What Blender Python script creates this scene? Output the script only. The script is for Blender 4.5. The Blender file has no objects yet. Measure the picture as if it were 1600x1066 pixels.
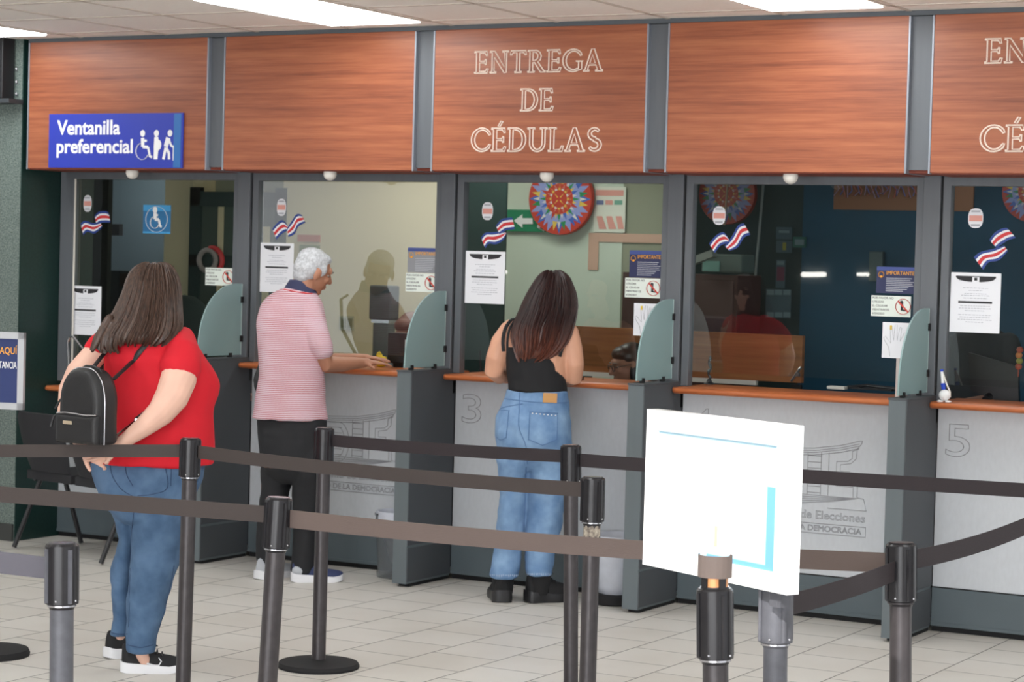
import bpy, bmesh, math, random
import numpy as np
from mathutils import Vector, Matrix, noise
from mathutils.bvhtree import BVHTree
random.seed(7)
SC=bpy.context.scene; COL=SC.collection
PI=math.pi; P=1.342
# ------------------------------------------------------------------ camera
FPX=3479.25; CAM=Vector((5.5427*P,-7.6349*P,1.2869*P))
yw,pt,rl=[math.radians(a) for a in (29.2514,-2.1044,1.5583)]
FW=Vector((-math.sin(yw)*math.cos(pt),math.cos(yw)*math.cos(pt),math.sin(pt)))
R0=Vector((math.cos(yw),math.sin(yw),0)); U0=R0.cross(FW)
RT=R0*math.cos(rl)+U0*math.sin(rl); UP=RT.cross(FW)
HR=Vector((math.cos(yw),math.sin(yw),0)); HF=Vector((-math.sin(yw),math.cos(yw),0)); ZZ=Vector((0,0,1))
cd=bpy.data.cameras.new('camera'); cam=bpy.data.objects.new('camera',cd); COL.objects.link(cam)
m=Matrix((RT,UP,-FW)).transposed().to_4x4(); m.translation=CAM; cam.matrix_world=m
cd.sensor_width=36; cd.lens=FPX*36/1600; cd.clip_end=200
cd.dof.use_dof=True; cd.dof.focus_distance=7.2; cd.dof.aperture_fstop=9
SC.camera=cam
def ray(x,y): return FW+RT*((x-800)/FPX)-UP*((y-533)/FPX)
def dep(x,y,d): return CAM+ray(x,y)*d
def onY(x,y,Y): D=ray(x,y); return CAM+D*((Y-CAM.y)/D.y)
def onZ(x,y,Z): D=ray(x,y); return CAM+D*((Z-CAM.z)/D.z)
# ------------------------------------------------------------------ materials
def lin(c): return c/12.92 if c<=.04045 else ((c+.055)/1.055)**2.4
def rgb(r,g,b): return (lin(r/255),lin(g/255),lin(b/255),1)
MATS={}
def mat(name,col,rough=.6,metal=0,spec=.5,noise_amt=0,noise_scale=20,bump=0,bscale=200,stretch=None,col2=None,alpha=1,emit=0,trans=0,coat=0):
    if name in MATS: return MATS[name]
    mt=bpy.data.materials.new(name); mt.use_nodes=True; MATS[name]=mt
    nt=mt.node_tree; b=nt.nodes['Principled BSDF']; L=nt.links.new
    b.inputs['Base Color'].default_value=col; b.inputs['Roughness'].default_value=rough; b.inputs['Metallic'].default_value=metal
    b.inputs['Specular IOR Level'].default_value=spec; b.inputs['Alpha'].default_value=alpha
    b.inputs['Transmission Weight'].default_value=trans; b.inputs['Coat Weight'].default_value=coat
    if emit: b.inputs['Emission Color'].default_value=col; b.inputs['Emission Strength'].default_value=emit
    tc=nt.nodes.new('ShaderNodeTexCoord'); mp=nt.nodes.new('ShaderNodeMapping'); L(tc.outputs['Object'],mp.inputs[0])
    if stretch: mp.inputs['Scale'].default_value=stretch
    if noise_amt or col2:
        n=nt.nodes.new('ShaderNodeTexNoise'); n.inputs['Scale'].default_value=noise_scale; n.inputs['Detail'].default_value=6
        L(mp.outputs[0],n.inputs[0]); cr=nt.nodes.new('ShaderNodeValToRGB')
        c2=col2 or tuple(min(1,c*(1+noise_amt)) for c in col[:3])+(1,); c1=col if col2 else tuple(c*(1-noise_amt) for c in col[:3])+(1,)
        cr.color_ramp.elements[0].position=.32; cr.color_ramp.elements[1].position=.68
        cr.color_ramp.elements[0].color=c1; cr.color_ramp.elements[1].color=c2
        L(n.outputs[0],cr.inputs[0]); L(cr.outputs[0],b.inputs['Base Color'])
    if bump:
        n2=nt.nodes.new('ShaderNodeTexNoise'); n2.inputs['Scale'].default_value=bscale; n2.inputs['Detail'].default_value=4; L(mp.outputs[0],n2.inputs[0])
        bp=nt.nodes.new('ShaderNodeBump'); bp.inputs['Strength'].default_value=bump; bp.inputs['Distance'].default_value=.002; L(n2.outputs[0],bp.inputs['Height']); L(bp.outputs[0],b.inputs['Normal'])
    return mt
def wood_mat(name,ca,cb,cc,rough=.35,sx=.8):
    mt=bpy.data.materials.new(name); mt.use_nodes=True; MATS[name]=mt; nt=mt.node_tree; L=nt.links.new; b=nt.nodes['Principled BSDF']
    tc=nt.nodes.new('ShaderNodeTexCoord'); mp=nt.nodes.new('ShaderNodeMapping'); L(tc.outputs['Object'],mp.inputs[0]); mp.inputs['Scale'].default_value=(sx,3,16)
    n=nt.nodes.new('ShaderNodeTexNoise'); n.inputs['Scale'].default_value=1.6; n.inputs['Detail'].default_value=8; n.inputs['Roughness'].default_value=.6; L(mp.outputs[0],n.inputs[0])
    cr=nt.nodes.new('ShaderNodeValToRGB'); e=cr.color_ramp.elements; e[0].position=.3; e[0].color=ca; e[1].position=.72; e[1].color=cc
    x=e.new(.5); x.color=cb; L(n.outputs[0],cr.inputs[0])
    mp2=nt.nodes.new('ShaderNodeMapping'); L(tc.outputs['Object'],mp2.inputs[0]); mp2.inputs['Scale'].default_value=(2,3,90)
    n2=nt.nodes.new('ShaderNodeTexNoise'); n2.inputs['Scale'].default_value=2; n2.inputs['Detail'].default_value=5; L(mp2.outputs[0],n2.inputs[0])
    mx=nt.nodes.new('ShaderNodeMix'); mx.data_type='RGBA'; mx.blend_type='MULTIPLY'; mx.inputs[0].default_value=.35
    cr2=nt.nodes.new('ShaderNodeValToRGB'); cr2.color_ramp.elements[0].position=.35; cr2.color_ramp.elements[0].color=(.55,.45,.4,1); cr2.color_ramp.elements[1].position=.6
    L(n2.outputs[0],cr2.inputs[0]); L(cr.outputs[0],mx.inputs[6]); L(cr2.outputs[0],mx.inputs[7]); L(mx.outputs[2],b.inputs['Base Color'])
    b.inputs['Roughness'].default_value=rough; return mt
WOOD=wood_mat('cherry_wood',rgb(126,70,50),rgb(158,92,64),rgb(178,110,76),.36)
LEDGEW=wood_mat('ledge_wood',rgb(170,92,52),rgb(196,112,66),rgb(212,130,82),.3)
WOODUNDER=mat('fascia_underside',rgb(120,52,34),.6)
BRWOOD=wood_mat('divider_wood',rgb(140,84,44),rgb(158,98,52),rgb(170,110,62),.5)
GREY=mat('grey_aluminium',rgb(98,102,107),.5,.1,noise_amt=.05,noise_scale=3,stretch=(8,8,.6))
GREYL=mat('pale_aluminium',rgb(150,156,166),.35,.4)
PED=mat('pedestal_grey',rgb(98,107,111),.55,noise_amt=.04,noise_scale=2,stretch=(10,10,.5))
PEDS=mat('pedestal_side_charcoal',rgb(74,78,82),.6)
KICK=mat('kick_plate_grey',rgb(84,95,100),.55,noise_amt=.06,noise_scale=3)
WPANEL=mat('pale_laminate',rgb(196,200,205),.6,noise_amt=.025,noise_scale=60,stretch=(1,1,.4))
LINE=mat('engraved_line',rgb(150,151,156),.7)
LETTER=mat('pale_inlay',rgb(235,218,205),.5)
BLK=mat('black_plastic',rgb(30,30,33),.4)
BLKM=mat('black_rubber',rgb(22,22,24),.8)
BELT=mat('black_webbing',rgb(50,44,47),.75,spec=.35,bump=.4,bscale=60,stretch=(1,1,14))
POLE=mat('dark_bronze_paint',rgb(62,58,60),.38,.3,noise_amt=.12,noise_scale=30)
POLEG=mat('grey_worn_paint',rgb(90,91,98),.5,.2,noise_amt=.1,noise_scale=40,bump=.2)
HEADM=mat('glossy_black_head',rgb(36,35,38),.26,.05,.35,noise_amt=.1,noise_scale=20)
CHROME=mat('chrome_edge',rgb(190,190,195),.2,.9)
GRANITE=mat('green_granite',rgb(66,80,76),.6,noise_scale=130,col2=rgb(128,140,134))
GRANDK=mat('dark_green_stone',rgb(24,50,46),.35,noise_amt=.15,noise_scale=60)
GRANDK.node_tree.nodes['Principled BSDF'].inputs['Specular IOR Level'].default_value=.35
CEIL=mat('ceiling_board',rgb(248,242,236),.9,noise_amt=.02,noise_scale=40,bump=.1)
CGRID=mat('ceiling_grid',rgb(206,196,186),.7)
LIGHTM=mat('light_diffuser',(.97,1,1,1),.5,emit=9.5)
WHITE=mat('white_paint',rgb(238,238,238),.5)
WPLA=mat('white_plastic',rgb(226,222,214),.4)
PAPER=mat('white_paper',rgb(232,233,238),.7)
INK=mat('black_ink',rgb(40,40,44),.7)
INKG=mat('grey_ink',rgb(176,178,186),.7)
BLUE=mat('sign_blue',rgb(42,58,168),.45)
BLUE2=mat('sign_blue_band',rgb(50,110,176),.4)
FBLUE=mat('flag_blue',rgb(40,66,140),.5); FRED=mat('flag_red',rgb(206,52,56),.5)
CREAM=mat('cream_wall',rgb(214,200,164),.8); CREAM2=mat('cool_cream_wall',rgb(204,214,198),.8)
TEAL=mat('teal_wall',rgb(8,68,94),.7,noise_amt=.1,noise_scale=2); TEALD=mat('dark_teal_wall',rgb(26,48,52),.7)
DKG=mat('dark_green_column',rgb(28,52,50),.6); GREYW=mat('grey_office_wall',rgb(96,108,116),.8)
GREEN=mat('exit_green',rgb(16,128,88),.5); YEL=mat('bright_yellow',rgb(232,196,40),.5); ORG=mat('orange_ink',rgb(240,168,60),.6)
NAVY=mat('navy_poster',rgb(40,46,84),.5); LBLUE=mat('light_blue',rgb(70,160,215),.5); REDP=mat('red_print',rgb(206,70,60),.6); PINK=mat('pale_red_print',rgb(226,160,148),.6)
SKIN1=mat('fair_skin',rgb(228,184,164),.55,noise_amt=.04,noise_scale=12); SKIN2=mat('tan_skin',rgb(178,124,98),.55,noise_amt=.06,noise_scale=14); SKIN3=mat('warm_skin',rgb(212,158,130),.5,noise_amt=.05,noise_scale=10)
RED=mat('red_cotton',rgb(206,14,36),.8,noise_amt=.05,noise_scale=6,bump=.15,bscale=500)
DEN1=mat('mid_blue_denim',rgb(60,88,120),.85,noise_scale=12,col2=rgb(86,114,146),bump=.3,bscale=500)
DEN2=mat('light_blue_denim',rgb(92,126,168),.85,noise_scale=9,col2=rgb(136,168,202),bump=.3,bscale=500)
STITCH=mat('denim_stitch',rgb(50,72,104),.8); BTOP=mat('black_rib_knit',rgb(24,24,27),.85,bump=.3,bscale=300,stretch=(6,6,.3)); BPANT=mat('black_trousers',rgb(26,27,31),.8,bump=.2)
SOLEW=mat('white_sole',rgb(225,226,230),.5); NAVYS=mat('navy_shoe_knit',rgb(46,56,92),.8); GREYS=mat('grey_shoe_knit',rgb(176,180,186),.8)
LEATHER=mat('black_leather',rgb(28,28,30),.45,noise_amt=.1,noise_scale=15,bump=.5,bscale=250); TANP=mat('tan_patch',rgb(198,148,92),.7)
ZIPM=mat('pale_gold_metal',rgb(214,196,170),.3,.8)
def hair_mat(n,c1,c2,rough=.4):
    return mat(n,c1,rough,noise_scale=1,col2=c2,stretch=(150,150,7),bump=.5,bscale=1.2)
HAIR1=hair_mat('brown_hair',rgb(44,32,27),rgb(90,68,57)); HAIR2=hair_mat('dark_auburn_hair',rgb(24,16,18),rgb(62,34,30)); HAIRG=mat('grey_hair',rgb(176,178,182),.7,noise_scale=90,col2=rgb(216,218,222),bump=.6,bscale=260)
HAIRT=hair_mat('auburn_hair_tips',rgb(48,24,20),rgb(112,62,44)); HAIRK=mat('black_hair',rgb(16,14,16),.4)
# striped shirt
def striped():
    mt=bpy.data.materials.new('pink_striped_jersey'); mt.use_nodes=True; nt=mt.node_tree; L=nt.links.new; b=nt.nodes['Principled BSDF']
    tc=nt.nodes.new('ShaderNodeTexCoord'); sp=nt.nodes.new('ShaderNodeSeparateXYZ'); L(tc.outputs['Object'],sp.inputs[0])
    a=nt.nodes.new('ShaderNodeMath'); a.operation='MULTIPLY'; a.inputs[1].default_value=2*PI/.0098; L(sp.outputs[2],a.inputs[0])
    s=nt.nodes.new('ShaderNodeMath'); s.operation='SINE'; L(a.outputs[0],s.inputs[0])
    cr=nt.nodes.new('ShaderNodeValToRGB'); cr.color_ramp.elements[0].position=.0; cr.color_ramp.elements[0].color=rgb(218,200,208); cr.color_ramp.elements[1].position=.45; cr.color_ramp.elements[1].color=rgb(182,100,112)
    L(s.outputs[0],cr.inputs[0]); L(cr.outputs[0],b.inputs['Base Color']); b.inputs['Roughness'].default_value=.85; return mt
STRIPE=striped()
def glass_mat(name,ior=1.55,tint=(1,1,1,1)):
    mt=bpy.data.materials.new(name); mt.use_nodes=True; nt=mt.node_tree; nt.nodes.clear(); L=nt.links.new
    o=nt.nodes.new('ShaderNodeOutputMaterial'); mx=nt.nodes.new('ShaderNodeMixShader'); t=nt.nodes.new('ShaderNodeBsdfTransparent'); g=nt.nodes.new('ShaderNodeBsdfGlossy'); f=nt.nodes.new('ShaderNodeFresnel')
    t.inputs[0].default_value=tint; g.inputs['Roughness'].default_value=0.0; f.inputs[0].default_value=ior
    ge=nt.nodes.new('ShaderNodeNewGeometry'); a1=nt.nodes.new('ShaderNodeMath'); a1.operation='MULTIPLY_ADD'; a1.inputs[1].default_value=-2.0; a1.inputs[2].default_value=2.0; L(ge.outputs['Backfacing'],a1.inputs[0])
    a2=nt.nodes.new('ShaderNodeMath'); a2.operation='MULTIPLY'; a2.use_clamp=True; L(a1.outputs[0],a2.inputs[0]); L(f.outputs[0],a2.inputs[1])   # both faces of the thin pane reflect; the far one is folded into the near one
    L(a2.outputs[0],mx.inputs[0]); L(t.outputs[0],mx.inputs[1]); L(g.outputs[0],mx.inputs[2]); L(mx.outputs[0],o.inputs[0]); return mt
GLASS=glass_mat('window_glass',1.62,(.93,.96,.95,1))
FROST=mat('frosted_glass',rgb(150,178,178),.45,alpha=.82,spec=.5)
ACR=glass_mat('clear_acrylic',1.45)
BAG=mat('translucent_bag',rgb(214,218,228),.35,alpha=.72,noise_amt=.06,noise_scale=18,bump=.8,bscale=30)
BINP=mat('grey_clear_plastic',rgb(120,126,130),.25,alpha=.5)
# floor
def floor_mat():
    mt=bpy.data.materials.new('floor_tiles'); mt.use_nodes=True; nt=mt.node_tree; L=nt.links.new; b=nt.nodes['Principled BSDF']
    tc=nt.nodes.new('ShaderNodeTexCoord'); mp=nt.nodes.new('ShaderNodeMapping'); L(tc.outputs['Object'],mp.inputs[0])
    # tile rows run along Y: swap axes so that brick rows step along X
    mp.inputs['Rotation'].default_value=(0,0,PI/2); mp.inputs['Location'].default_value=(.2,-1.446+.33*5,0)
    br=nt.nodes.new('ShaderNodeTexBrick'); br.offset=.5; br.inputs['Scale'].default_value=1; br.inputs['Brick Width'].default_value=.33; br.inputs['Row Height'].default_value=.33
    br.inputs['Mortar Size'].default_value=.0034; br.inputs['Mortar Smooth'].default_value=.1; br.inputs['Color1'].default_value=rgb(214,211,205); br.inputs['Color2'].default_value=rgb(208,204,197); br.inputs['Mortar'].default_value=rgb(98,95,90)
    L(mp.outputs[0],br.inputs[0]); n=nt.nodes.new('ShaderNodeTexNoise'); n.inputs['Scale'].default_value=1.8; n.inputs['Detail'].default_value=8; L(tc.outputs['Object'],n.inputs[0])
    mx=nt.nodes.new('ShaderNodeMix'); mx.data_type='RGBA'; mx.blend_type='MULTIPLY'; mx.inputs[0].default_value=.6; cr=nt.nodes.new('ShaderNodeValToRGB'); cr.color_ramp.elements[0].position=.3; cr.color_ramp.elements[0].color=(.86,.84,.81,1); cr.color_ramp.elements[1].position=.6
    L(n.outputs[0],cr.inputs[0]); L(br.outputs[0],mx.inputs[6]); L(cr.outputs[0],mx.inputs[7]); L(mx.outputs[2],b.inputs['Base Color']); b.inputs['Roughness'].default_value=.42; b.inputs['Specular IOR Level'].default_value=.35
    return mt
FLOORM=floor_mat()
# ------------------------------------------------------------------ mesh builder
class MB:
    def __init__(s): s.v=[]; s.f=[]; s.m=[]
    def add(s,vs,fs,mi=0):
        o=len(s.v); s.v+= [Vector(v) for v in vs]; s.f+=[tuple(i+o for i in f) for f in fs]; s.m+=[mi]*len(fs); return s
    def box(s,a,b,mi=0,bev=0,M=None):
        x0,y0,z0=[min(a[i],b[i]) for i in range(3)]; x1,y1,z1=[max(a[i],b[i]) for i in range(3)]
        vs=[Vector(p) for p in [(x0,y0,z0),(x1,y0,z0),(x1,y1,z0),(x0,y1,z0),(x0,y0,z1),(x1,y0,z1),(x1,y1,z1),(x0,y1,z1)]]
        fs=[(0,3,2,1),(4,5,6,7),(0,1,5,4),(1,2,6,5),(2,3,7,6),(3,0,4,7)]
        if bev:
            bm=bmesh.new(); q=[bm.verts.new(v) for v in vs]
            for f in fs: bm.faces.new([q[i] for i in f])
            bmesh.ops.bevel(bm,geom=bm.edges[:],offset=bev,segments=2,affect='EDGES',profile=.5)
            bm.verts.index_update(); vs=[v.co.copy() for v in bm.verts]; fs=[tuple(v.index for v in f.verts) for f in bm.faces]; bm.free()
        if M: vs=[M@v for v in vs]
        return s.add(vs,fs,mi)
    def rings(s,rs,mi=0,cap=True,close=False):
        n=len(rs[0]); vs=[p for r in rs for p in r]; fs=[]
        k=len(rs)
        for i in range(k if close else k-1):
            for j in range(n):
                a=i*n+j; b=i*n+(j+1)%n; c=((i+1)%k)*n+(j+1)%n; d=((i+1)%k)*n+j; fs.append((a,b,c,d))
        if cap and not close: fs.append(tuple(range(n-1,-1,-1))); fs.append(tuple((k-1)*n+j for j in range(n)))
        return s.add(vs,fs,mi)
    def tube(s,pts,rad,n=10,mi=0,cap=True,flat=1,ref=None,close=False):
        pts=[Vector(p) for p in pts]; rads=rad if isinstance(rad,(list,tuple)) else [rad]*len(pts)
        rs=[]; prev=None; K=len(pts)
        for i,p in enumerate(pts):
            if close: t=(pts[(i+1)%K]-pts[i-1]).normalized()
            else: t=(pts[min(i+1,K-1)]-pts[max(i-1,0)]).normalized()
            if prev is None:
                a=Vector(ref) if ref else (ZZ if abs(t.z)<.9 else Vector((1,0,0)))
            else: a=prev
            u=(a-t*a.dot(t)).normalized(); w=t.cross(u); prev=u
            rs.append([p+u*(rads[i]*math.cos(2*PI*j/n))+w*(rads[i]*flat*math.sin(2*PI*j/n)) for j in range(n)])
        return s.rings(rs,mi,cap,close)
    def limb(s,pts,rad,n=14,mi=0,flat=1,ref=None):
        "tube with round ends"
        pts=[Vector(p) for p in pts]; rad=list(rad)
        d0=(pts[0]-pts[1]).normalized(); d1=(pts[-1]-pts[-2]).normalized()
        P_=[pts[0]+d0*rad[0]*.95,pts[0]+d0*rad[0]*.7]+pts+[pts[-1]+d1*rad[-1]*.7,pts[-1]+d1*rad[-1]*.95]
        R_=[rad[0]*.3,rad[0]*.72]+rad+[rad[-1]*.72,rad[-1]*.3]
        return s.tube(P_,R_,n,mi,True,flat,ref)
    def ell(s,c,r,mi=0,M=None,nu=16,nv=10):
        c=Vector(c); vs=[]; fs=[]
        for i in range(1,nv):
            th=PI*i/nv
            for j in range(nu):
                ph=2*PI*j/nu; vs.append(Vector((r[0]*math.sin(th)*math.cos(ph),r[1]*math.sin(th)*math.sin(ph),r[2]*math.cos(th))))
        vs+=[Vector((0,0,r[2])),Vector((0,0,-r[2]))]; T=len(vs)-2
        for i in range(nv-2):
            for j in range(nu): a=i*nu+j; b=i*nu+(j+1)%nu; fs.append((a,a+nu,b+nu,b))
        for j in range(nu): fs.append((T,j,(j+1)%nu)); fs.append((T+1,(nv-2)*nu+(j+1)%nu,(nv-2)*nu+j))
        vs=[(M@v if M else v)+c for v in vs]
        return s.add(vs,fs,mi)
    def prism(s,poly,y0,y1,mi=0,T=None):
        "poly in (x,z); extruded in y; T maps Vector"
        n=len(poly); vs=[Vector((x,y0,z)) for x,z in poly]+[Vector((x,y1,z)) for x,z in poly]
        if T: vs=[T(v) for v in vs]
        fs=[tuple(range(n)),tuple(range(2*n-1,n-1,-1))]+[(i,(i+1)%n,(i+1)%n+n,i+n)[::-1] for i in range(n)]
        return s.add(vs,fs,mi)
    def cyl(s,c,r,h,n=24,mi=0,r2=None):
        c=Vector(c); r2=r if r2 is None else r2
        return s.rings([[c+Vector((q*math.cos(2*PI*j/n),q*math.sin(2*PI*j/n),z)) for j in range(n)] for q,z in ((r,0),(r2,h))],mi)
    def lathe(s,c,prof,n=28,mi=0,axis=None):
        c=Vector(c); M=(Vector((0,0,1)).rotation_difference(Vector(axis))).to_matrix() if axis is not None else Matrix.Identity(3)
        return s.rings([[c+M@Vector((q*math.cos(2*PI*j/n),q*math.sin(2*PI*j/n),z)) for j in range(n)] for q,z in prof],mi)
    def mesh(s,name='mesh'):
        me=bpy.data.meshes.new(name); me.from_pydata([tuple(v) for v in s.v],[],s.f)
        me.polygons.foreach_set('material_index',s.m); me.update()
        bm=bmesh.new(); bm.from_mesh(me); bmesh.ops.recalc_face_normals(bm,faces=bm.faces[:]); bm.to_mesh(me); bm.free(); return me
def smooth(me,ang=None):
    me.polygons.foreach_set('use_smooth',[True]*len(me.polygons))
    if ang:
        try: me.set_sharp_from_angle(angle=math.radians(ang))
        except Exception: pass
    return me
def fuse(mb,vox=.007,it=6,fac=.5,wr=None):
    me=mb.mesh(); o=bpy.data.objects.new('tmp',me); COL.objects.link(o)
    r=o.modifiers.new('r','REMESH'); r.mode='VOXEL'; r.voxel_size=vox; r.use_smooth_shade=True
    s=o.modifiers.new('s','SMOOTH'); s.iterations=it; s.factor=fac
    dg=bpy.context.evaluated_depsgraph_get(); dg.update(); n=bpy.data.meshes.new_from_object(o.evaluated_get(dg))
    bpy.data.objects.remove(o); bpy.data.meshes.remove(me)
    if wr:
        amp,sc=wr; vs=n.vertices
        co=[v.co.copy() for v in vs]; no=[v.normal.copy() for v in vs]
        for i,v in enumerate(vs):
            q=Vector((co[i].x*sc[0],co[i].y*sc[1],co[i].z*sc[2])); k=noise.noise(q)+.5*noise.noise(q*2.1)
            v.co=co[i]+no[i]*(amp*k)
    return smooth(n)
# ------------------------------------------------------------------ objects
def thing(name,label,cat,loc=(0,0,0),group=None,kind=None):
    o=bpy.data.objects.new(name,None); COL.objects.link(o); o.location=loc; o.empty_display_size=.1
    if label: o['label']=label
    if cat: o['category']=cat
    if group: o['group']=group
    if kind: o['kind']=kind
    return o
def wloc(o):
    p=Vector(o.location)
    while o.parent: o=o.parent; p+=Vector(o.location)
    return p
def obj(name,mb,mats,parent=None,sm=None,label=None,cat=None,group=None,kind=None,at=None):
    me=mb.mesh(name) if isinstance(mb,MB) else mb
    for m_ in (mats if isinstance(mats,(list,tuple)) else [mats]): me.materials.append(m_)
    if sm: smooth(me,sm)
    o=bpy.data.objects.new(name,me); COL.objects.link(o)
    base=wloc(parent) if parent else Vector((0,0,0))
    if at is not None: loc=Vector(at)-base
    elif parent is None and kind!='structure' and len(me.vertices):
        a=np.empty(len(me.vertices)*3); me.vertices.foreach_get('co',a); a=a.reshape(-1,3); mn=a.min(0); mx=a.max(0)
        loc=Vector(((mn[0]+mx[0])/2,(mn[1]+mx[1])/2,mn[2]))
    else: loc=Vector((0,0,0))
    me.transform(Matrix.Translation(-(base+loc))); o.location=loc
    if parent: o.parent=parent
    if label: o['label']=label
    if cat: o['category']=cat
    if group: o['group']=group
    if kind: o['kind']=kind
    return o
def dup(root,loc,label=None,rot=None,name=None):
    r=root.copy(); COL.objects.link(r); r.location=loc
    if label: r['label']=label
    if rot is not None: r.rotation_euler=rot
    for ch in list(root.children):
        c=ch.copy(); COL.objects.link(c); c.parent=r
        for g in list(ch.children):
            d=g.copy(); COL.objects.link(d); d.parent=c
    return r
def struct(name,mb,mats,parent=None,sm=None): return obj(name,mb,mats,parent,sm,kind='structure')
def text_mesh(s,x0,x1,z0,z1,Y,outline=0,T=None,bold=0,th=.0015):
    "text fitted in box, standing in XZ, facing -Y"
    cu=bpy.data.curves.new('t','FONT'); cu.body=s; cu.size=1; cu.resolution_u=4
    if outline: cu.fill_mode='NONE'; cu.bevel_depth=outline/(z1-z0)*.72; cu.bevel_resolution=0
    else: cu.extrude=.004; cu.offset=bold
    o=bpy.data.objects.new('t',cu); COL.objects.link(o); dg=bpy.context.evaluated_depsgraph_get(); dg.update()
    me=bpy.data.meshes.new_from_object(o.evaluated_get(dg)); bpy.data.objects.remove(o)
    a=np.array([v.co[:] for v in me.vertices]); mn=a.min(0); mx=a.max(0)
    for v in me.vertices:
        x=x0+(v.co.x-mn[0])/(mx[0]-mn[0])*(x1-x0); z=z0+(v.co.y-mn[1])/(mx[1]-mn[1])*(z1-z0)
        y=Y-(v.co.z-mn[2])/max(mx[2]-mn[2],1e-6)*th
        q=Vector((x,y,z)); v.co=T(q) if T else q
    mb=MB(); mb.add([v.co.copy() for v in me.vertices],[tuple(p.vertices) for p in me.polygons]); bpy.data.meshes.remove(me); return mb
def join(mb,other,mi=0): mb.add(other.v,other.f,mi); return mb

# ================================================================== SETTING
f=MB(); f.box((-14,-16,-.1),(12,4,0)); struct('floor',f,FLOORM)
CZ=2.925
c=MB(); hx0,hx1,hy0,hy1=4.8,5.62,-7.75,-6.97     # unseen ceiling hole added to shape the sun patch on the framed sign
for a,b in (((-14,-16,CZ),(hx0,0,CZ+.06)),((hx1,-16,CZ),(12,0,CZ+.06)),((hx0,-16,CZ),(hx1,hy0,CZ+.06)),((hx0,hy1,CZ),(hx1,0,CZ+.06))): c.box(a,b)
GX=.262; GY=-.57
for i in range(-14,18):
    x=GX+i*.615; c.box((x-.012,-6,CZ-.004),(x+.012,-.34,CZ),1)
for j in range(0,10):
    y=GY-j*.615; c.box((-9,y-.012,CZ-.004),(11,y+.012,CZ),1)
struct('ceiling',c,[CEIL,CGRID])
def troffer(i,j,first=[None]):
    x=GX+i*.615; y=GY-j*.615
    if first[0] is None:
        t=thing('ceiling_light','','ceiling light',(x+.3,y-.6,CZ-.02),group='fluorescent panels in the ceiling')
        a=MB(); a.box((x+.02,y-.02,CZ-.008),(x+.595,y-1.21,CZ-.0005),0); obj('frame',a,CGRID,t)
        a=MB(); a.box((x+.035,y-.035,CZ-.016),(x+.58,y-1.195,CZ-.008),0,.003); obj('diffuser',a,LIGHTM,t)
        first[0]=t; return t
    return dup(first[0],(x+.3,y-.6,CZ-.02))
for k,(i,j,l) in enumerate([(1,0,'white ceiling light panel above the second wooden fascia from the left'),(5,0,'white ceiling light panel above the fascia between the two lettered ones'),(-3,0,'white ceiling light panel at the left edge above the granite pillar')]):
    troffer(i,j)['label']=l
for q_,(i,j) in enumerate(((1,5),(5,5),(-3,4),(9,5),(1,10),(5,10),(-3,10),(9,0),(9,10))):
    troffer(i,j)['label']='ceiling light panel of the lobby behind the photographer'
# lobby shell
w=MB(); w.box((-8.4,-16,0),(2,-15.9,CZ)); w.box((11.4,-16,0),(12,-15.9,CZ)); w.box((2,-16,2.8),(11.4,-15.9,CZ)); w.box((-14,-16,0),(-11.6,-15.9,CZ)); w.box((-11.6,-16,2.75),(-8.4,-15.9,CZ)); struct('wall_rear',w,mat('rear_wall',rgb(110,112,108),.8))
w=MB(); w.box((11.9,-16,0),(12,-12.5,CZ)); w.box((11.9,-3.5,0),(12,0,CZ)); w.box((11.9,-12.5,2.8),(12,-3.5,CZ)); struct('wall_right',w,MATS['rear_wall'])
w=MB(); w.box((-14.1,-16,0),(-14,-10.5,CZ)); w.box((-14.1,-10.5,2.8),(-14,-2,CZ)); w.box((-14.1,-2,0),(-14,.3,CZ)); struct('wall_side',w,MATS['rear_wall'])
# granite pillar left
w=MB(); w.box((-14,-.345,0),(-1.407,.3,CZ)); struct('wall_left',w,GRANITE)
w=MB(); w.box((-1.407,-.343,0),(-1.4,.3,CZ)); struct('trim_1',w,GRANDK)
w=MB(); w.box((-3,-.36,0),(-1.41,-.345,.1)); struct('baseboard_left',w,mat('dark_skirting',rgb(58,60,58),.6))
# strip above fascias
w=MB(); w.box((-1.36,-.352,2.902),(5.5,-.03,CZ-.001)); struct('trim_2',w,mat('dark_grey_strip',rgb(84,90,96),.6))
# office shell
OC=2.62
w=MB(); w.box((-5,.3,OC),(7,4,OC+.05)); w.box((-4,0,2.2),(7,.3,2.9)); struct('trim_3',w,mat('office_ceiling',rgb(190,188,178),.9))
w=MB()
w.box((-3.4,2.6,0),(-2.3,2.65,OC),1); w.box((-2.195,2.0,0),(-1.955,2.45,OC),0); w.box((-1.95,2.25,0),(-1.2,2.3,OC),3)
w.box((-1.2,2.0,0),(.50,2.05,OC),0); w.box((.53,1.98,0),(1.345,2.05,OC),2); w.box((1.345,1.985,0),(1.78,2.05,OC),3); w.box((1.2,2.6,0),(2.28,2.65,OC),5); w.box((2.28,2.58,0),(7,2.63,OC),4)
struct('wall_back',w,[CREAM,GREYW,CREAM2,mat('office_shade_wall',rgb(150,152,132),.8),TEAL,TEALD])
w=MB(); w.box((-3.6,.3,0),(-3.5,4,OC)); w.box((6.9,.3,0),(7,4,OC)); struct('wall_office',w,GREYW)
w=MB(); w.box((.64,1.2,0),(.962,1.22,OC)); struct('trim_4',w,DKG)       # column seen at left of window 3
w=MB(); w.box((-2.75,1.2,0),(-2.03,1.24,OC)); struct('trim_5',w,mat('black_green_column',rgb(16,30,30),.5))
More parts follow.
